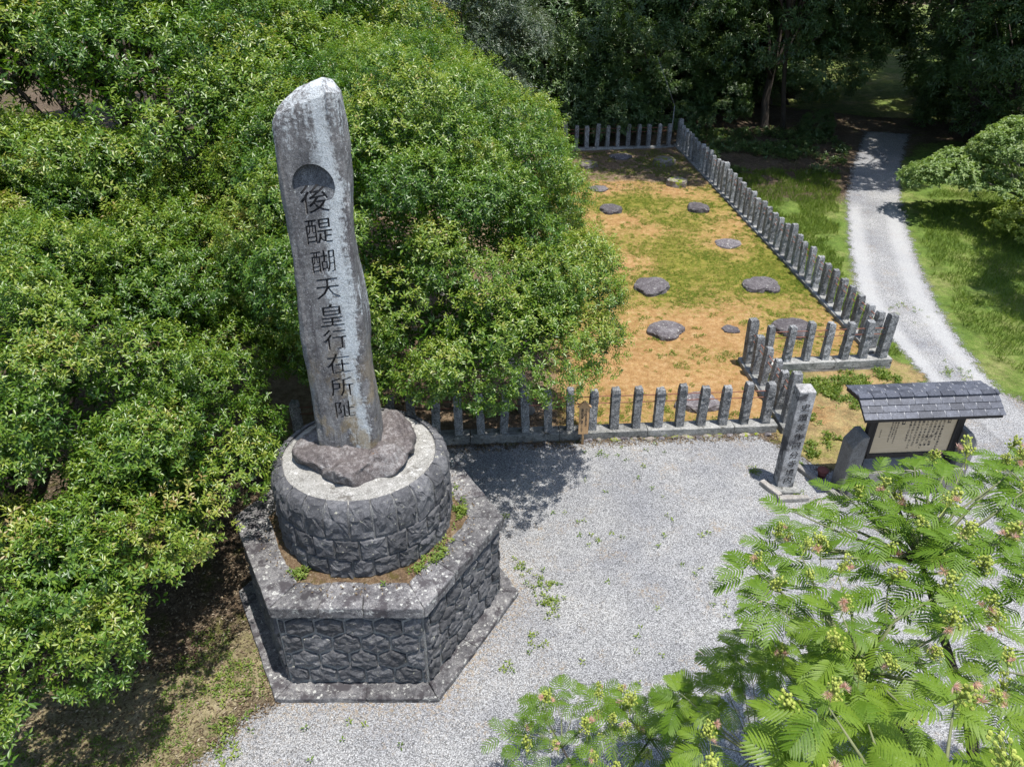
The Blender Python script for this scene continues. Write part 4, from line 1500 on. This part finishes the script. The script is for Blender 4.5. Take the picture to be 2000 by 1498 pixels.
tree('evergreen_tree', 'big glossy-leaved evergreen spreading behind the memorial and over the fence',
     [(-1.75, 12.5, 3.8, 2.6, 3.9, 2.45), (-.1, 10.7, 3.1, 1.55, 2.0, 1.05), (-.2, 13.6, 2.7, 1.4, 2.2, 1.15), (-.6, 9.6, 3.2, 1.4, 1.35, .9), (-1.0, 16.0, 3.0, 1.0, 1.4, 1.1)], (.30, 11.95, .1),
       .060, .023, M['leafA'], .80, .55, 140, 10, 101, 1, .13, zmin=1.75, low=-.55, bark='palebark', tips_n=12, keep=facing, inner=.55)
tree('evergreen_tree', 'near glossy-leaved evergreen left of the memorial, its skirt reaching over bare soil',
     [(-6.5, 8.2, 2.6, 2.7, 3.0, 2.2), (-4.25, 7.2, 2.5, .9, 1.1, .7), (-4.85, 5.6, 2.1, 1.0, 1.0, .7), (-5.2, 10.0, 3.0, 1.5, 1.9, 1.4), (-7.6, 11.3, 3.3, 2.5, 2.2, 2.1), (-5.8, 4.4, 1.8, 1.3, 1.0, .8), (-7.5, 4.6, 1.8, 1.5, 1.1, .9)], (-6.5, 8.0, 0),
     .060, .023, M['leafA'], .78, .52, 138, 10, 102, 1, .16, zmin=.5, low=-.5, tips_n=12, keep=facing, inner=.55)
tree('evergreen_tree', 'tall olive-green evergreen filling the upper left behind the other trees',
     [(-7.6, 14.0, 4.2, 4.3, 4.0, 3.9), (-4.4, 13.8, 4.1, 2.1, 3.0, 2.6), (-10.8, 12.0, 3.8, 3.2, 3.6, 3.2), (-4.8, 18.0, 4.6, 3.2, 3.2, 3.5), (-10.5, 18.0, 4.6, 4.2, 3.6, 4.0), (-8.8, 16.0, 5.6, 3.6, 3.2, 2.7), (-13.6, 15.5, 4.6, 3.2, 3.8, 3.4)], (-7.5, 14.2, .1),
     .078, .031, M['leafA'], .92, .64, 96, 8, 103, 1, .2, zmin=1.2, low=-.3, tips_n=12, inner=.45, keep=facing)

# grey-leaved tree and bamboo-like green further back
tree('evergreen_tree', 'grey-green fine-leaved tree behind the big evergreen, in front of the dark wood',
     [(-2.2, 25.0, 4.0, 2.2, 2.2, 2.9), (-.8, 24.2, 3.0, 1.4, 1.4, 1.5), (-1.6, 24.6, 6.4, 1.5, 1.6, 1.5), (-.2, 25.4, 5.3, 1.2, 1.4, 1.2)], (-1.8, 25.2, .6),
     .11, .03, M['leafG'], .75, .5, 44, 6, 104, 1, .13, zmin=1)
tree('bamboo_clump', 'bright green feathery clump at the top behind the big evergreens',
     [(-5.0, 30.5, 5.6, 3.0, 2.4, 3.6), (-1.2, 32.5, 6.6, 1.7, 2.0, 2.6), (-9, 29, 6, 3, 3, 3.6)], (-4, 31, .7), .2, .03, M['leafB'], 1.0, .7, 40, 6, 105, 1, .08, zmin=1, cat='bamboo', up=.1, spread=(-.35, .5))

# ------------------------------------------------------------------ the wood behind
protos = []
for i in range(3):
    r = np.random.default_rng(300 + i)
    lob = [(0, 0, 6.4, 3.6, 3.4, 3.7)]
    for k in range(6):
        a_ = k * 2 * PI / 6 + i
        lob.append((2.5 * math.cos(a_), 2.5 * math.sin(a_), 4.2 + 1.7 * ((k * 7 + i * 3) % 5) / 2, 1.9, 1.9, 1.6))
    SP, SN, ST, C, _ = crown_points(lob, 1.05, .72, 34, r, 2.0, -.7, .3, .8, .15)
    a = sprig_leaves(SP, SN, 7, r, .19, .062, ST, (-.2, .7), .2)
    protos.append((leaf_mesh('crown', *a, M['leafD'], quads=1),
                   trunk_mesh('trunk', (0, 0, 0), [tuple(C[j] * .85) for j in r.choice(len(C), 8, replace=False)], .22, M['bark'], 60 + i, .5, .3)))
# low skirted variety for the undergrowth wall
r = np.random.default_rng(340)
lob = [(0, 0, 1.5, 1.7, 1.6, 1.6), (1.2, -.3, 1.1, 1.1, 1.1, 1.1), (-1.2, .2, 1.3, 1.1, 1.1, 1.2)]
SP, SN, ST, C, _ = crown_points(lob, .75, .5, 30, r, .05, -.6, .3, .8, .15)
a = sprig_leaves(SP, SN, 7, r, .15, .05, ST, (-.2, .7), .2)
shrub_proto = (leaf_mesh('foliage', *a, M['leafD'], quads=1), trunk_mesh('stem', (0, 0, 0), [tuple(C[j] * .8) for j in range(0, len(C), max(1, len(C) // 7))], .06, M['bark'], 70, .3, .2))


def wood_tree(x, y, s, k, rz, label, group=None, sz=1.0, name='evergreen_tree', dz=-.05):
    t = thing(name, label, 'tree', (x, y, float(zt(x, y)) + dz), rz, group)
    o = link('crown', protos[k][0], t, kind='stuff'); o.scale = (s, s, s * sz)
    o = link('trunk', protos[k][1], t); o.scale = (s, s, s * sz)
    return t


def shrub(x, y, s, rz, label, group=None, z=None):
    t = thing('shrub', label, 'shrub', (x, y, float(zt(x, y)) - .05), rz, group)
    o = link('foliage', shrub_proto[0], t, kind='stuff'); o.scale = (s, s, s)
    o = link('stem', shrub_proto[1], t); o.scale = (s, s, s)
    return t


wood_tree(10.9, 33.0, .82, 0, .4, 'dark leafy tree leaning over the left side of the shaded lane', dz=-.3)
wood_tree(6.2, 33.6, .86, 1, 1.1, 'dark spreading tree above the hollow behind the long fence corner', dz=-.3)
wood_tree(1.6, 33.2, .84, 2, 2.0, 'very dark tree rising directly behind the far stone fence', dz=-1.1)
wood_tree(19.4, 28.0, .95, 1, .2, 'tall mid-green tree at the right edge beyond the lane', dz=-.9)
wood_tree(20.6, 35.8, 1.1, 2, 2.9, 'dark tree behind the bright gap, right of the lane', dz=-1.2)
wood_tree(13.6, 38.6, 1.1, 0, 3.3, 'dark tree left of the bright gap at the end of the lane', dz=-1.8)
gl = 'dark evergreen standing deep in the wood behind the precinct'
gg = 'trees deep in the dark wood'
for (x, y, s, k, rz) in ((-7, 25.5, 1.1, 1, .5), (-12.5, 24.5, 1.25, 2, 1.5), (-17, 20, 1.3, 0, 2.5), (-19, 27, 1.4, 1, .1), (3.4, 40, 1.3, 0, 1.2), (8.2, 39.5, 1.3, 1, .2), (12.2, 37.2, 1.0, 2, 4.2), (-1, 47, 1.5, 2, 1), (4, 49, 1.5, 0, 2), (9, 50, 1.5, 1, 3), (13.5, 47, 1.3, 2, .6), (-7, 46, 1.5, 1, 2.2), (25, 26, 1.2, 0, 3.9), (26.5, 50, 1.5, 0, 2.9), (29, 43, 1.5, 2, 1.1), (17.5, 62, 1.6, 2, 1.9), (24, 64, 1.6, 0, .9), (11, 60, 1.6, 1, .2), (31, 60, 1.6, 1, 2.2),
                       (-4, 41, 1.4, 0, .5), (1.5, 43, 1.4, 1, 1.7), (6.5, 43, 1.4, 2, 2.2), (10.5, 44, 1.35, 1, 3.0), (-9, 38, 1.4, 2, 4.1), (-14, 32, 1.4, 1, .9), (26, 38, 1.5, 0, 1.4), (27, 31, 1.4, 2, .3)):
    wood_tree(x, y, s, k, rz, gl, gg)
# tall crowns whose shade falls on the far end of the lawn, the lane and the verge
tree('evergreen_tree', 'tall tree at the corner of the far fence with high limbs shading the lawn end', [(8.4, 26.4, 11.0, 3.5, 2.6, 1.7), (6.2, 27.6, 10.4, 2.4, 2.0, 1.4)], (11.6, 32.6, .6), .19, .065, M['leafD'], 1.0, .7, 40, 7, 131, 1, .10, low=-.5, tips_n=8)
tree('evergreen_tree', 'tall tree whose high limbs arch over the lane where the gravel turns dark', [(14.4, 27.2, 10.4, 3.2, 3.3, 1.9), (16.6, 28.2, 9.6, 2.6, 2.6, 2.0), (16.4, 32.5, 9.0, 3.2, 3.0, 2.2)], (18.4, 29.6, .6), .19, .065, M['leafD'], 1.0, .7, 40, 7, 132, 1, .2, low=-.5, tips_n=8)
wood_tree(17.0, 15.8, .82, 2, 1.2, 'tall tree outside the right edge casting a round shadow on the verge', sz=1.5)

sg = 'dark shrubs along the foot of the wood'
for (x, y, s, rz) in ((1.2, 31.4, 1.15, .3), (3.4, 31.6, 1.0, 2.2), (-1.5, 30.6, 1.2, 1.2), (-4.5, 29.5, 1.2, 4.0), (4.3, 34.0, 1.3, 5.1), (8.2, 36.5, 1.25, .4), (11.0, 37.5, 1.2, 1.9), (1.0, 34.0, 1.4, 3.3), (-2.2, 34, 1.4, 2.4),
                       (6.4, 37.5, 1.4, 1.0), (3.2, 37, 1.4, 4.4), (13.2, 37.0, 1.1, 2.8), (19.0, 31.5, 1.1, 2.0), (21.0, 30.5, 1.2, .5), (18.6, 26.6, .9, 3.7), (20.6, 24.8, 1.0, 1.6), (23, 24, 1.2, 2.6), (9.8, 40, 1.7, .2), (4.5, 40, 1.7, 2), (-1, 39, 1.7, 5), (6.8, 42, 1.9, .7), (2.0, 42, 1.9, 1.7), (12, 42, 1.8, 2.7), (-4, 43, 2, 3.7), (9.5, 45, 2.2, 4.7), (4.5, 46, 2.2, 5.7), (-.5, 46, 2.2, .1), (13, 46, 1.9, 1.1), (22, 33, 1.5, 3), (23.5, 37, 1.8, 3), (24, 29, 1.5, 1), (8.6, 33.6, .8, 2), (6.9, 33.5, .9, 5)):
    shrub(x, y, s, rz, 'dark leafy shrub massed at the foot of the wood', sg)
shrub(12.6, 31.6, .34, 1.0, 'bushy shrub where the lane enters the dark wood')
r = np.random.default_rng(345)
qx = r.uniform(7.0, 13.2, 2600); qy = r.uniform(26.6, 32.5, 2600)
lx = np.interp(qy, np.array(ROADL)[:, 1], np.array(ROADL)[:, 0])
mk = (qx < lx - .15) & (fbm(qx * .9, qy * .9, 71) + .05 * (qy - 29) > .46)
qx, qy = qx[mk], qy[mk]
hgt = .05 + .3 * fbm(qx * 1.3, qy * 1.3, 72) * r.random(len(qx))
a = sprig_leaves(np.stack([qx, qy, zt(qx, qy) + hgt], 1), np.tile([0, 0, 1.0], (len(qx), 1)) + r.normal(0, .3, (len(qx), 3)), 7, r, .12, .05, r.uniform(.2, .9, len(qx)), (-.2, .8))
link('undergrowth', leaf_mesh('undergrowth', *a, M['leafD'], quads=1), kind='stuff', label='leafy undergrowth between the long fence and the shaded lane', category='undergrowth')

# maple branch and yellow shrub on the right
tree('maple_tree', 'pale green maple with bare grey twigs reaching out over the verge', [(13.9, 22.4, 1.75, 1.45, 1.0, .55), (15.5, 22.0, 2.6, 1.7, 1.3, .8), (12.95, 22.8, 1.5, .7, .6, .35), (14.6, 21.6, 1.6, 1.0, .8, .5)], (16.0, 22.6, .35),
     .085, .06, M['leafM'], .42, .3, 24, 6, 120, 1, .09, low=-.1, inner=.1, bark='palebark', tips_n=16, flat=.5)
tree('yellow_shrub', 'yellow-green shrub below the maple at the right edge', [(15.1, 20.5, 1.15, 1.0, .7, .45), (14.5, 20.3, .8, .6, .5, .3)], (15.3, 20.8, .3), .08, .05, M['leafY'], .4, .28, 24, 6, 121, 1, .04, low=-.2, inner=.1, cat='shrub', tips_n=8, flat=.55)

# ------------------------------------------------------------------ silk trees in the foreground
def frond_mesh(L, pairs, seed, detail=True):
    rr = random.Random(seed)
    V, F, T = [], [], []
    base_t = rr.uniform(.25, .75)

    def quad(a, b, c, d, t):
        i = len(V); V.extend((a, b, c, d)); F.append((i, i + 1, i + 2, i + 3)); T.extend((t,) * 4)

    def rach(s):
        return Vector((L * s * (1 - .05 * s), .015 * L * math.sin(s * 3 + seed), L * (.10 * s - .34 * s * s)))
    st = 12 if detail else 4
    for i in range(st):
        a, b = rach(i / st), rach((i + 1) / st)
        wv = Vector((0, .0028 * (1 - .6 * i / st), 0)); h = Vector((0, 0, .0028))
        quad(a - wv, b - wv, b + h, a + h, base_t + .35); quad(a + h, b + h, b + wv, a + wv, base_t + .35)
    for i in range(pairs):
        s = .2 + .8 * (i + .3) / pairs
        p0 = rach(s); d0 = (rach(min(s + .04, 1.04)) - rach(s)).normalized()
        prof = math.sin(PI * (.16 + .80 * (i + .5) / pairs)) ** .7
        lp = L * .40 * prof
        for sg_ in (-1, 1):
            an = R(66 - 30 * i / pairs + rr.uniform(-4, 4))
            side = Vector((0, sg_, 0))
            dr = (d0 * math.cos(an) + side * math.sin(an) + Vector((0, 0, rr.uniform(-.05, .12)))).normalized()
            up_ = Vector((0, 0, 1))
            n = 20 if detail else 3
            pts = []
            for j in range(n + 1):
                t = j / n
                pts.append(p0 + dr * (lp * t) + d0 * (lp * .14 * t * t) + Vector((0, 0, -.16 * lp * t * t)))
            wl = L * .0275
            for j in range(n):
                a, b = pts[j], pts[j + 1]
                e = (b - a).normalized(); pe = e.cross(up_).normalized()
                t = (j + .5) / n
                wj = wl * min(1, 1.6 * (1 - t) + .25) * min(1, .55 + t * 3)
                tt = base_t + rr.uniform(-.12, .12) + .12 * t
                for q in (-1, 1):
                    tipv = pe * (q * wj) + e * (wj * .42) + Vector((0, 0, -wj * .15))
                    k = .92 if detail else 1.0
                    quad(a, a.lerp(b, k), a.lerp(b, k) + tipv, a + tipv, tt)
    me = bpy.data.meshes.new('leaf')
    me.from_pydata(V, [], F)
    at = me.attributes.new('tint', 'FLOAT', 'POINT'); at.data.foreach_set('value', np.clip(np.array(T), 0, 1).astype(np.float32))
    me.materials.append(M['frond'])
    me.update()
    return me


def cluster_mesh(seed, nb_):
    rr = random.Random(seed)
    bm = bmesh.new()
    V, F = [], []
    for k in range(nb_):
        a = rr.uniform(0, 2 * PI); t = rr.random()
        rd_ = .058 * (1 - .62 * t) * math.sqrt(rr.random()) + .006
        p = Vector((math.cos(a) * rd_, math.sin(a) * rd_, .03 + .12 * t))
        tube(V, F, [Vector((0, 0, p.z * .5 - .02)), p], .0016, 3)
        bmesh.ops.create_icosphere(bm, subdivisions=1, radius=rr.uniform(.0065, .0105), matrix=Matrix.Translation(p) @ Matrix.Diagonal((1, 1, 1.25, 1)))
    tube(V, F, [Vector((0, 0, -.08)), Vector((0, 0, .10))], .003, 4)
    vs = [bm.verts.new(v) for v in V]
    for f in F:
        try: bm.faces.new([vs[i] for i in f])
        except ValueError: pass
    return bm_mesh('flower_cluster', bm, M['bud'])


def puff_mesh(seed):
    r = np.random.default_rng(seed)
    n = 70
    d = rand_dirs(n, r); d[:, 2] = np.abs(d[:, 2]) * 1.1 + .15; d = norm(d)
    L = r.uniform(.028, .044, n)
    return leaf_mesh('flower', np.zeros((n, 3)) + d * .003, d, rand_dirs(n, r), L, np.full(n, .0028), r.uniform(.2, 1, n), M['pink'], fold=0, curl=.1, quads=1)


FR = [frond_mesh(1.0, 10 + i % 3, 20 + i) for i in range(5)]
FRL = [frond_mesh(1.0, 9, 40 + i, False) for i in range(2)]
FRS = [frond_mesh(1.0, 7 + i % 2, 30 + i) for i in range(3)]
CL = [cluster_mesh(50 + i, 26 + 6 * i) for i in range(4)]
PF = [puff_mesh(60 + i) for i in range(3)]


def silk_tree(label, base, nodes, limbs, seed, fl, r0, maxn=290, pflower=.6, kf=(5, 8), fr=None):
    """nodes: (x, y, z, outward azimuth) tips that carry a rosette of bipinnate leaves"""
    rr = random.Random(seed)
    t = thing('silk_tree', label, 'tree', base)
    b = Vector(base)
    V, F = [], []
    lims = [Vector(l) for l in limbs]
    cen = sum(lims, Vector()) / len(lims)
    fork = b.lerp(Vector((cen.x, cen.y, b.z + (cen.z - b.z) * .55)), .75)
    tube(V, F, [Vector((0, 0, -.1)), (fork - b) * .5 + Vector((.05, .03, 0)), fork - b], [r0, r0 * .8, r0 * .65], 8)
    for l in lims:
        m_ = fork.lerp(l, .5) + Vector((0, 0, .1 * (l - fork).length))
        tube(V, F, [fork - b, m_ - b, l - b], [r0 * .5, r0 * .36, r0 * .16], 6)
    link('trunk', new_mesh('trunk', V, F, M['bark'], True), t)
    V, F = [], []
    items = []
    for (x, y, z, az) in nodes:
        p = Vector((x, y, z))
        l = min(lims, key=lambda q: (q - p).length)
        m_ = l.lerp(p, .55) + Vector((rr.uniform(-.05, .05), rr.uniform(-.05, .05), .04))
        tube(V, F, [l - b, m_ - b, p - b + Vector((0, 0, .03))], [r0 * .14, r0 * .09, .004], 4)
        k = rr.randint(*kf)
        a0 = az + rr.uniform(-.3, .3)
        for j in range(k):
            a = a0 + (j - (k - 1) / 2) * (2 * PI * .78 / k) + rr.gauss(0, .16)
            L = fl * rr.uniform(.72, 1.12)
            pit = rr.gauss(.05, .2)
            items.append((p - b + Vector((math.cos(a), math.sin(a), 0)) * .015 - Vector((0, 0, .02 * j % .1)), (rr.gauss(0, .22), -pit, a), L))
        if rr.random() < pflower:
            o = link('flower_cluster', rr.choice(CL), t)
            o.location = p - b + Vector((0, 0, .07)); s = rr.uniform(.8, 1.35) * fl / .26
            o.scale = (s, s, s); o.rotation_euler = (rr.gauss(0, .3), rr.gauss(0, .3), rr.uniform(0, 6))
            for q in range(rr.choice((0, 0, 1, 1, 2, 3))):
                f = link('flower', rr.choice(PF), o)
                aa = rr.uniform(0, 6.28)
                f.location = (.05 * math.cos(aa), .05 * math.sin(aa), rr.uniform(.02, .13)); f.rotation_euler = (rr.gauss(0, .7), rr.gauss(0, .7), 0)
    link('twig', new_mesh('twig', V, F, M['twig'], True), t)
    c = Vector(cam.location) - b
    items.sort(key=lambda q: (q[0] - c).length)
    for p, e, L in items[:maxn]:
        o = link('leaf', rr.choice(fr or FR), t)
        o.location = p; o.rotation_euler = e; o.scale = (L, L, L)
    rest = items[maxn:]
    if rest:
        Vs, Fs, Ts = [], [], []; nv = 0
        arr = []
        for me in FRL:
            co = np.empty(len(me.vertices) * 3); me.vertices.foreach_get('co', co)
            ti = np.empty(len(me.vertices)); me.attributes['tint'].data.foreach_get('value', ti)
            arr.append((co.reshape(-1, 3), ti))
        for p, e, L in rest:
            co, ti = rr.choice(arr)
            Mx = np.array(Euler(e).to_matrix()) * L
            Vs.append(co @ Mx.T + np.array(p)); Ts.append(ti)
            Fs.append(np.arange(len(co)).reshape(-1, 4) + nv); nv += len(co)
        me = bpy.data.meshes.new('leaf_mass')
        Vs = np.concatenate(Vs); Fs = np.concatenate(Fs); Ts = np.concatenate(Ts)
        me.vertices.add(len(Vs)); me.vertices.foreach_set('co', Vs.astype(np.float32).ravel())
        me.loops.add(Fs.size); me.loops.foreach_set('vertex_index', Fs.astype(np.int32).ravel())
        me.polygons.add(len(Fs)); me.polygons.foreach_set('loop_start', (np.arange(len(Fs)) * 4).astype(np.int32))
        me.update(calc_edges=True)
        at = me.attributes.new('tint', 'FLOAT', 'POINT'); at.data.foreach_set('value', Ts.astype(np.float32))
        me.materials.append(M['frond'])
        link('leaf_mass', me, t, kind='stuff')
    return t


def scatter_nodes(fn, n, mind, seed, box):
    rr = random.Random(seed)
    out = []
    tries = 0
    while len(out) < n and tries < n * 60:
        tries += 1
        x = rr.uniform(box[0], box[1]); y = rr.uniform(box[2], box[3])
        q = fn(x, y, rr)
        if q is None: continue
        z, az = q
        if any((x - o[0]) ** 2 + (y - o[1]) ** 2 + (z - o[2]) ** 2 < mind * mind for o in out): continue
        out.append((x, y, z, az))
    return out


def umbrella(cx, cy, rx, ry, ztop, drop, ragged=.12, jit=.16, hole=0):
    def fn(x, y, rr):
        u, v = (x - cx) / rx, (y - cy) / ry
        d = math.hypot(u, v)
        lim = 1 + ragged * 2 * (float(vnoise(math.atan2(v, u) * 1.8 + 9, d, 3)) - .5)
        if d > lim: return None
        if hole and float(vnoise(x * 1.7 + 3, y * 1.7, 12)) < hole: return None
        return ztop - drop * d * d + rr.gauss(0, jit), math.atan2(v, u)
    return fn


nodesR = scatter_nodes(umbrella(4.1, 3.45, 2.2, 1.8, 4.4, .5, jit=.12, hole=.12), 190, .21, 5, (1.6, 6.3, .8, 5.6))
nodesR += scatter_nodes(umbrella(1.85, 1.8, .95, .6, 4.75, .2, jit=.08), 20, .22, 8, (.6, 2.9, .8, 2.4))
nodesM = scatter_nodes(umbrella(2.35, 3.6, .95, .95, 2.7, .35, jit=.2, hole=.25), 50, .22, 6, (1.2, 3.6, 2.4, 4.8))
silk_tree('large silk tree with feathery leaves and pink puffs covering the lower right', (3.6, 1.2, 0), nodesR,
          [(2.3, 3.2, 3.8), (3.2, 4.2, 3.8), (4.6, 4.1, 3.8), (5.2, 2.8, 3.9), (3.6, 2.8, 4.1), (1.9, 1.9, 4.3), (4.2, 1.6, 4.0)], 3, .255, .12)
silk_tree('darker low silk tree shaded beneath the big one, over the gravel', (2.6, 2.9, 0), nodesM, [(2.0, 3.6, 2.2), (2.7, 3.9, 2.2), (2.3, 3.0, 2.3)], 7, .26, .05, 290, .35)
nodesL = scatter_nodes(umbrella(1.0, 4.2, 1.05, 1.0, 1.4, .4, jit=.14, hole=.36), 46, .2, 9, (-.3, 2.3, 2.9, 5.4))
nodesL += [(-.35, 3.75, 1.0, 2.6), (-.55, 3.6, .9, 2.9), (-.2, 3.5, 1.1, 3.1)]
silk_tree('small silk tree with pink flower heads at the bottom, low over the gravel', (1.1, 3.6, 0), nodesL, [(.5, 4.4, 1.05), (1.4, 4.5, 1.05), (1.1, 3.9, 1.15), (.1, 3.9, .9)], 4, .245, .05, 290, .75, (4, 6), FRS)

# ------------------------------------------------------------------ ground cover
r = np.random.default_rng(900)


def in_poly(n, poly, r):
    P = np.asarray(poly); lo, hi = P.min(0), P.max(0)
    out = []
    tot = 0
    while tot < n:
        q = r.uniform(lo, hi, (n, 2))
        q = q[poly_dist(q[:, 0], q[:, 1], poly) > 0]
        out.append(q); tot += len(q)
    return np.concatenate(out)[:n]


# low weeds and moss sprigs on the lawn
q = in_poly(60000, [(.6, 11.3), (5.0, 11.7), (4.9, 13.7), (7.7, 14.0), (6.4, 29.3), (.6, 28.6)], r)
g = green_attr(q[:, 0], q[:, 1]); fine = vnoise(q[:, 0] * 6, q[:, 1] * 6, 31)
q = q[(g + (fine - .5) * 1.5) > .50]
n = len(q)
SP = np.stack([q[:, 0], q[:, 1], ze(q[:, 0], q[:, 1]) + .012], 1)
a = sprig_leaves(SP, np.tile([0, 0, 1.0], (n, 1)) + r.normal(0, .25, (n, 3)), 3, r, .038, .019, .28 + .45 * vnoise(q[:, 0] * 1.5, q[:, 1] * 1.5, 6) + r.normal(0, .08, n), (.1, .9))
link('lawn_sprig', leaf_mesh('lawn_sprig', *a, M['mossg'], quads=1), kind='stuff', label='low green sprigs creeping over the orange moss lawn', category='ground cover')


def blades(name, q, zf, L, W, mat, tint, label, lean=.45):
    n = len(q)
    P = np.stack([q[:, 0], q[:, 1], zf(q[:, 0], q[:, 1])], 1)
    D = r.normal(0, lean, (n, 3)); D[:, 2] = 1
    N = rand_dirs(n, r); N[:, 2] *= .2
    me = leaf_mesh(name, P, D, N, L * r.uniform(.4, 1.5, n) ** 1.5, W, tint, mat, fold=0, curl=.3, quads=1)
    link(name, me, kind='stuff', label=label, category='grass')


VL = [(7.7, 14.2), (8.6, 14.2), (8.7, 17), (9.6, 20.6), (10.8, 24), (12.2, 27), (7.0, 27.5), (7.2, 20)]
VR = [(10.4, 13.5), (12.5, 11.5), (18, 12), (19, 24), (14.5, 25), (13.2, 24), (11.8, 20.2), (10.8, 17)]
qa = np.concatenate([in_poly(34000, VL, r), in_poly(52000, VR, r)])
dv = np.maximum(poly_dist(qa[:, 0], qa[:, 1], VL), poly_dist(qa[:, 0], qa[:, 1], VR))
qa = qa[(vnoise(qa[:, 0] * 2.2, qa[:, 1] * 2.2, 41) > .22) & (dv + (fbm(qa[:, 0] * 1.2, qa[:, 1] * 1.2, 43) - .5) * 1.4 > .05)]
blades('verge_grass', qa, lambda x, y: zt(x, y), .11, .011, M['grass'], np.clip(.35 + .5 * (fbm(qa[:, 0] * .8, qa[:, 1] * .8, 44) - .4) + r.normal(0, .12, len(qa)), 0, 1), 'short green grass of the verges along both sides of the lane')

# clumps of weeds on the sandy patch
qs = in_poly(3600, [(5.3, 10.5), (6.6, 10.4), (7.5, 12.0), (8.2, 13.1), (7.9, 13.65), (5.2, 13.4)], r)
qs = qs[(fbm(qs[:, 0] * 3.2, qs[:, 1] * 3.2, 51) + .06 * (qs[:, 1] - 12) ) > .52]
SP = np.stack([qs[:, 0], qs[:, 1], zt(qs[:, 0], qs[:, 1]) + .02], 1)
a = sprig_leaves(SP, np.tile([0, 0, 1.0], (len(qs), 1)) + r.normal(0, .3, (len(qs), 3)), 8, r, .075, .024, r.uniform(.2, .95, len(qs)), (.0, 1.2))
link('patch_weed', leaf_mesh('patch_weed', *a, M['weed'], quads=2), kind='stuff', label='yellow-green weeds on the sandy patch behind the marker pillar', category='weeds')

qb = in_poly(1500, [(-5.6, 3.2), (-4.2, 3.6), (-3.0, 5.6), (-2.6, 6.2), (-3.6, 6.9), (-5.6, 6.4)], r)
qb = qb[fbm(qb[:, 0] * 2, qb[:, 1] * 2, 58) > .45]
SP = np.stack([qb[:, 0], qb[:, 1], np.full(len(qb), .025)], 1)
a = sprig_leaves(SP, np.tile([0, 0, 1.0], (len(qb), 1)) + r.normal(0, .3, (len(qb), 3)), 6, r, .045, .014, r.uniform(.1, .8, len(qb)), (-.1, 1.0))
link('bank_weed', leaf_mesh('bank_weed', *a, M['weed'], quads=1), kind='stuff', label='sparse low weeds on the littered bank left of the plinth', category='weeds')
# scattered weeds in the gravel yard
wd = [(0.45, 7.55, .30, 26), (.6, 7.2, .28, 22), (.35, 6.55, .2, 8), (.1, 7.9, .12, 8), (-.05, 6.1, .08, 6), (-3.3, 5.2, .35, 30), (-3.6, 5.9, .4, 34), (-3.1, 4.6, .3, 14), (2.5, 10.7, 1.0, 12), (2.2, 9.0, 1.2, 14), (1.1, 8.6, .8, 10), (1.6, 6.6, .8, 8), (2.9, 7.6, .8, 8),
      (4.2, 10.15, .10, 12), (5.0, 10.3, .12, 18), (4.8, 9.55, .15, 8), (1.6, 10.6, .1, 5), (.2, 5.6, .4, 6), (-1.9, 4.9, .6, 8), (-.2, 9.0, .1, 5), (9.4, 13.5, .4, 26), (9.6, 16.4, .5, 16), (8.6, 12.6, .5, 20)]
pts = np.concatenate([np.stack([r.normal(x, s * .5, k), r.normal(y, s * .5, k)], 1) for x, y, s, k in wd])
SP = np.stack([pts[:, 0], pts[:, 1], zt(pts[:, 0], pts[:, 1]) + .022], 1)
a = sprig_leaves(SP, np.tile([0, 0, 1.0], (len(pts), 1)) + r.normal(0, .25, (len(pts), 3)), 9, r, .052, .02, r.uniform(.3, 1, len(pts)), (-.05, .9))
link('yard_weed', leaf_mesh('yard_weed', *a, M['weed'], quads=2), kind='stuff', label='tiny green weeds dotted over the white gravel', category='weeds')

# fallen leaves
lt = np.concatenate([in_poly(26000, [(-6.5, 3.4), (-4.2, 3.6), (-3.2, 5.2), (-2.5, 6.0), (-2.7, 10.8), (-8, 11), (-9, 6)], r), in_poly(7000, [(.4, 24.5), (6.8, 24.5), (6.5, 29.4), (.4, 28.8)], r), in_poly(5000, [(-3, 11.4), (1.3, 11.5), (1.3, 15), (-3, 15)], r),
                     in_poly(3000, [(7.2, 25), (11, 25), (12.6, 29.5), (7, 30)], r), in_poly(1600, [(-3.2, 10.5), (5, 11.1), (5, 11.3), (-3.2, 10.85)], r)])
inl = poly_dist(lt[:, 0], lt[:, 1], LAWN) > 0
zz = np.where(inl, ze(lt[:, 0], lt[:, 1]) + .02, zt(lt[:, 0], lt[:, 1]) + .022)
n = len(lt)
D = rand_dirs(n, r); D[:, 2] *= .25
N = r.normal(0, .3, (n, 3)); N[:, 2] = 1
link('fallen_leaf_litter', leaf_mesh('fallen_leaf_litter', np.stack([lt[:, 0], lt[:, 1], zz], 1), D, N, r.uniform(.025, .06, n), r.uniform(.012, .026, n), r.beta(2, 2.2, n), M['litter'], quads=1), kind='stuff',
     label='brown fallen leaves strewn over the bare soil under the trees', category='leaf litter')
